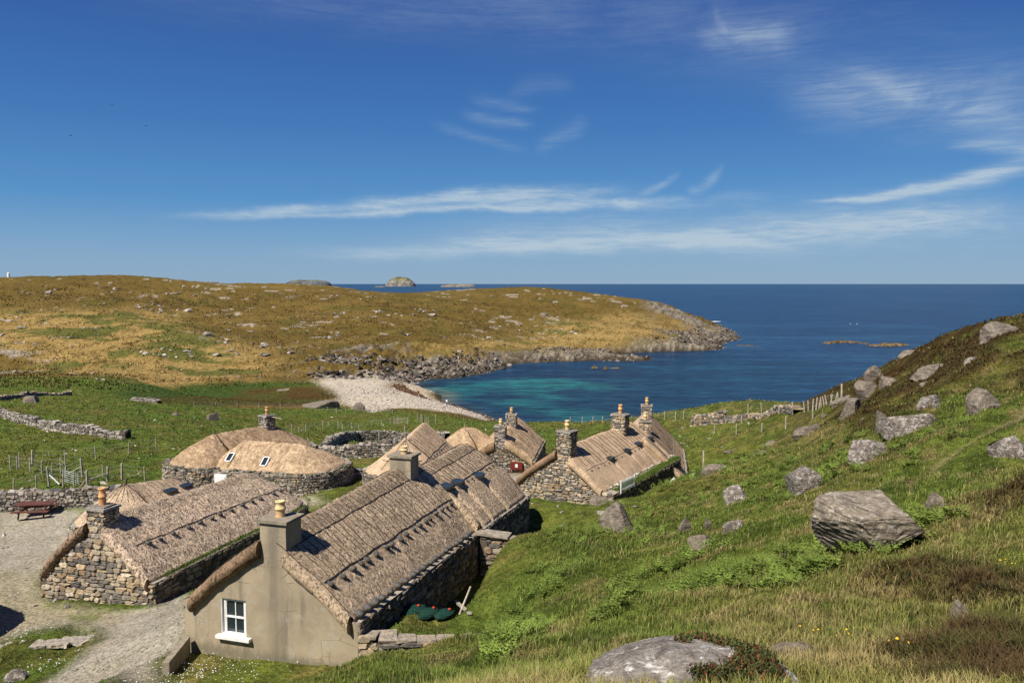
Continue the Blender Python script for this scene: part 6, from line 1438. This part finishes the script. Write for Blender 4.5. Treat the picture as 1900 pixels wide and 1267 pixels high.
# bracken fronds
def bracken(n=15000):
    x, y, d, r_ = samp(n, 10, 60, 5, 37, 305); x2, y2, d2, _ = samp(5000, 9, 48, -2, 20, 306); m = (inside('brackenzone', x, y, .03, .05)*sstep(fbm(x*1.4, y*1.4, 3, 250), .48, .58)) > r_.uniform(.25, 1.5, len(x))
    m2 = (inside('lush', x2, y2, .03)+inside('green', x2, y2)*.15)*sstep(fbm(x2*.9, y2*.9, 3, 251), .52, .62) > r_.uniform(.3, .9, len(x2)); x = np.r_[x[m], x2[m2]]; y = np.r_[y[m], y2[m2]]; k = free(x, y) & (inside('lawn', x, y) < .4); x, y = x[k], y[k]; z = height(x, y); n = len(x); d = np.hypot(x, y)
    vs, fs, cs = [], [], []; base = 0; tone = (.55+1.0*fbm(x*1.3, y*1.3, 3, 77))[:, None]*r_.uniform(.7, 1.3, n)[:, None]*np.array([(.105, .145, .026)])
    for fr in range(6):
        a = r_.uniform(0, 6.28, n); L = r_.uniform(.28, .55, n)*np.minimum(1, .5+d/40); el = r_.uniform(.35, 1.0, n); dx, dy = np.cos(a), np.sin(a); px, py = -dy, dx
        for q in range(5):
            t = .18+.19*q; hx = x+dx*L*t*np.cos(el); hy = y+dy*L*t*np.cos(el); hz_ = z+L*t*np.sin(el)*(1.25-.55*t)+.04; w_ = L*.26*(1-t)+.02
            for s_ in (-1, 1):
                v = np.stack([np.stack([hx, hy, hz_], 1), np.stack([hx+px*w_*s_+dx*w_*.45, hy+py*w_*s_+dy*w_*.45, hz_+.01], 1), np.stack([hx+px*w_*s_*.75-dx*w_*.12, hy+py*w_*s_*.75-dy*w_*.12, hz_-.02], 1)], 1).reshape(-1, 3)
                i = base+np.arange(n)*3; fs.append(np.stack([i, i+1, i+2], 1)); vs.append(v); cs.append(np.repeat(tone*r_.uniform(.8, 1.25, (n, 1)), 3, 0)); base += n*3
    o = mesh_obj('bracken', np.concatenate(vs), [np.concatenate(fs)], M['veg'], None, np.concatenate(cs)); tag(o, 'bright green bracken patches among the boulders', 'bracken', kind='stuff')
bracken()
# plant mat on the foreground outcrop: leaf rosettes, some red
def mat_plants():
    r_ = np.random.default_rng(8); bpy.context.view_layer.update(); me = oc.data; co = np.empty(len(me.vertices)*3, np.float32); me.vertices.foreach_get('co', co); co = co.reshape(-1, 3); c0 = np.array(oc.location)
    W_ = np.abs(co[:, 0]).max(); m = (co[:, 2] > -.2*co[:, 2].max()) & (co[:, 0] > -.02*W_) & (co[:, 0] < .62*W_) & (co[:, 2] < .93*co[:, 2].max()) & (co[:, 1] < .30*np.abs(co[:, 1]).max()); P = co[m]; P = P[r_.integers(len(P), size=16000)]+r_.normal(0, .03, (16000, 3))*(1, 1, .3)+c0
    k = fbm(P[:, 0]*4, P[:, 1]*4, 3, 60) > .40; P = P[k]; n = len(P); c = np.where(r_.random((n, 1)) < .18, np.array([(.15, .045, .022)]), np.array([(.075, .082, .028)]))*r_.uniform(.5, 1.4, (n, 1))
    v, f, cc = blade_arrays(P[:, 0], P[:, 1], P[:, 2], r_.uniform(.010, .032, n), .013, c, .9); o = mesh_obj('plant_mat', v, [f], M['veg'], None, cc); tag(o, 'mat of small red and green leaves growing over the domed outcrop', 'ground cover', kind='stuff')
mat_plants()
def flowers(name, n, pxs, spread, colr, size, label, hh=.12):
    P = []; r_ = np.random.default_rng(n)
    for (u, v) in pxs: P.append(dz(u, v)[:2])
    P = np.array(P); i = r_.integers(len(P), size=n); X = P[i, 0]+r_.normal(0, spread, n); Y = P[i, 1]+r_.normal(0, spread, n); Z = height(X, Y); mb = MB(); k6 = [(math.cos(q*math.pi/3), math.sin(q*math.pi/3)) for q in range(6)]
    for x, y, z in zip(X, Y, Z):
        s_ = size*r_.uniform(.7, 1.3); a = r_.uniform(-.4, .4, 2); mb.add([(x, y, z+hh+.01)]+[(x+c*s_, y+s*s_, z+hh+a[0]*c*s_+a[1]*s*s_) for c, s in k6], [(0, 1+q, 1+(q+1) % 6) for q in range(6)], colr)
    o = mb.build(name, M['veg'], None); tag(o, label, 'flowers', kind='stuff')
flowers('daisies', 260, [(330, 1225), (370, 1230), (420, 1235), (340, 1245), (300, 1262), (400, 1250), (480, 1250), (380, 1262)], .6, (.72, .72, .68), .017, 'white daisies sprinkled over the lawn below the cement gable', .10)
flowers('daisies', 140, [(40, 1180), (70, 1175), (60, 1240), (110, 1225), (200, 1115)], .5, (.7, .7, .62), .022, 'white daisies in the grass strip by the slab row', .10)
flowers('yellow_flowers', 18, [(1466, 1205), (1490, 1212), (1566, 1222), (1668, 1240), (1875, 1062), (1860, 1060)], .10, (.70, .45, .03), .009, 'few yellow flowers in the foreground grass', .2)
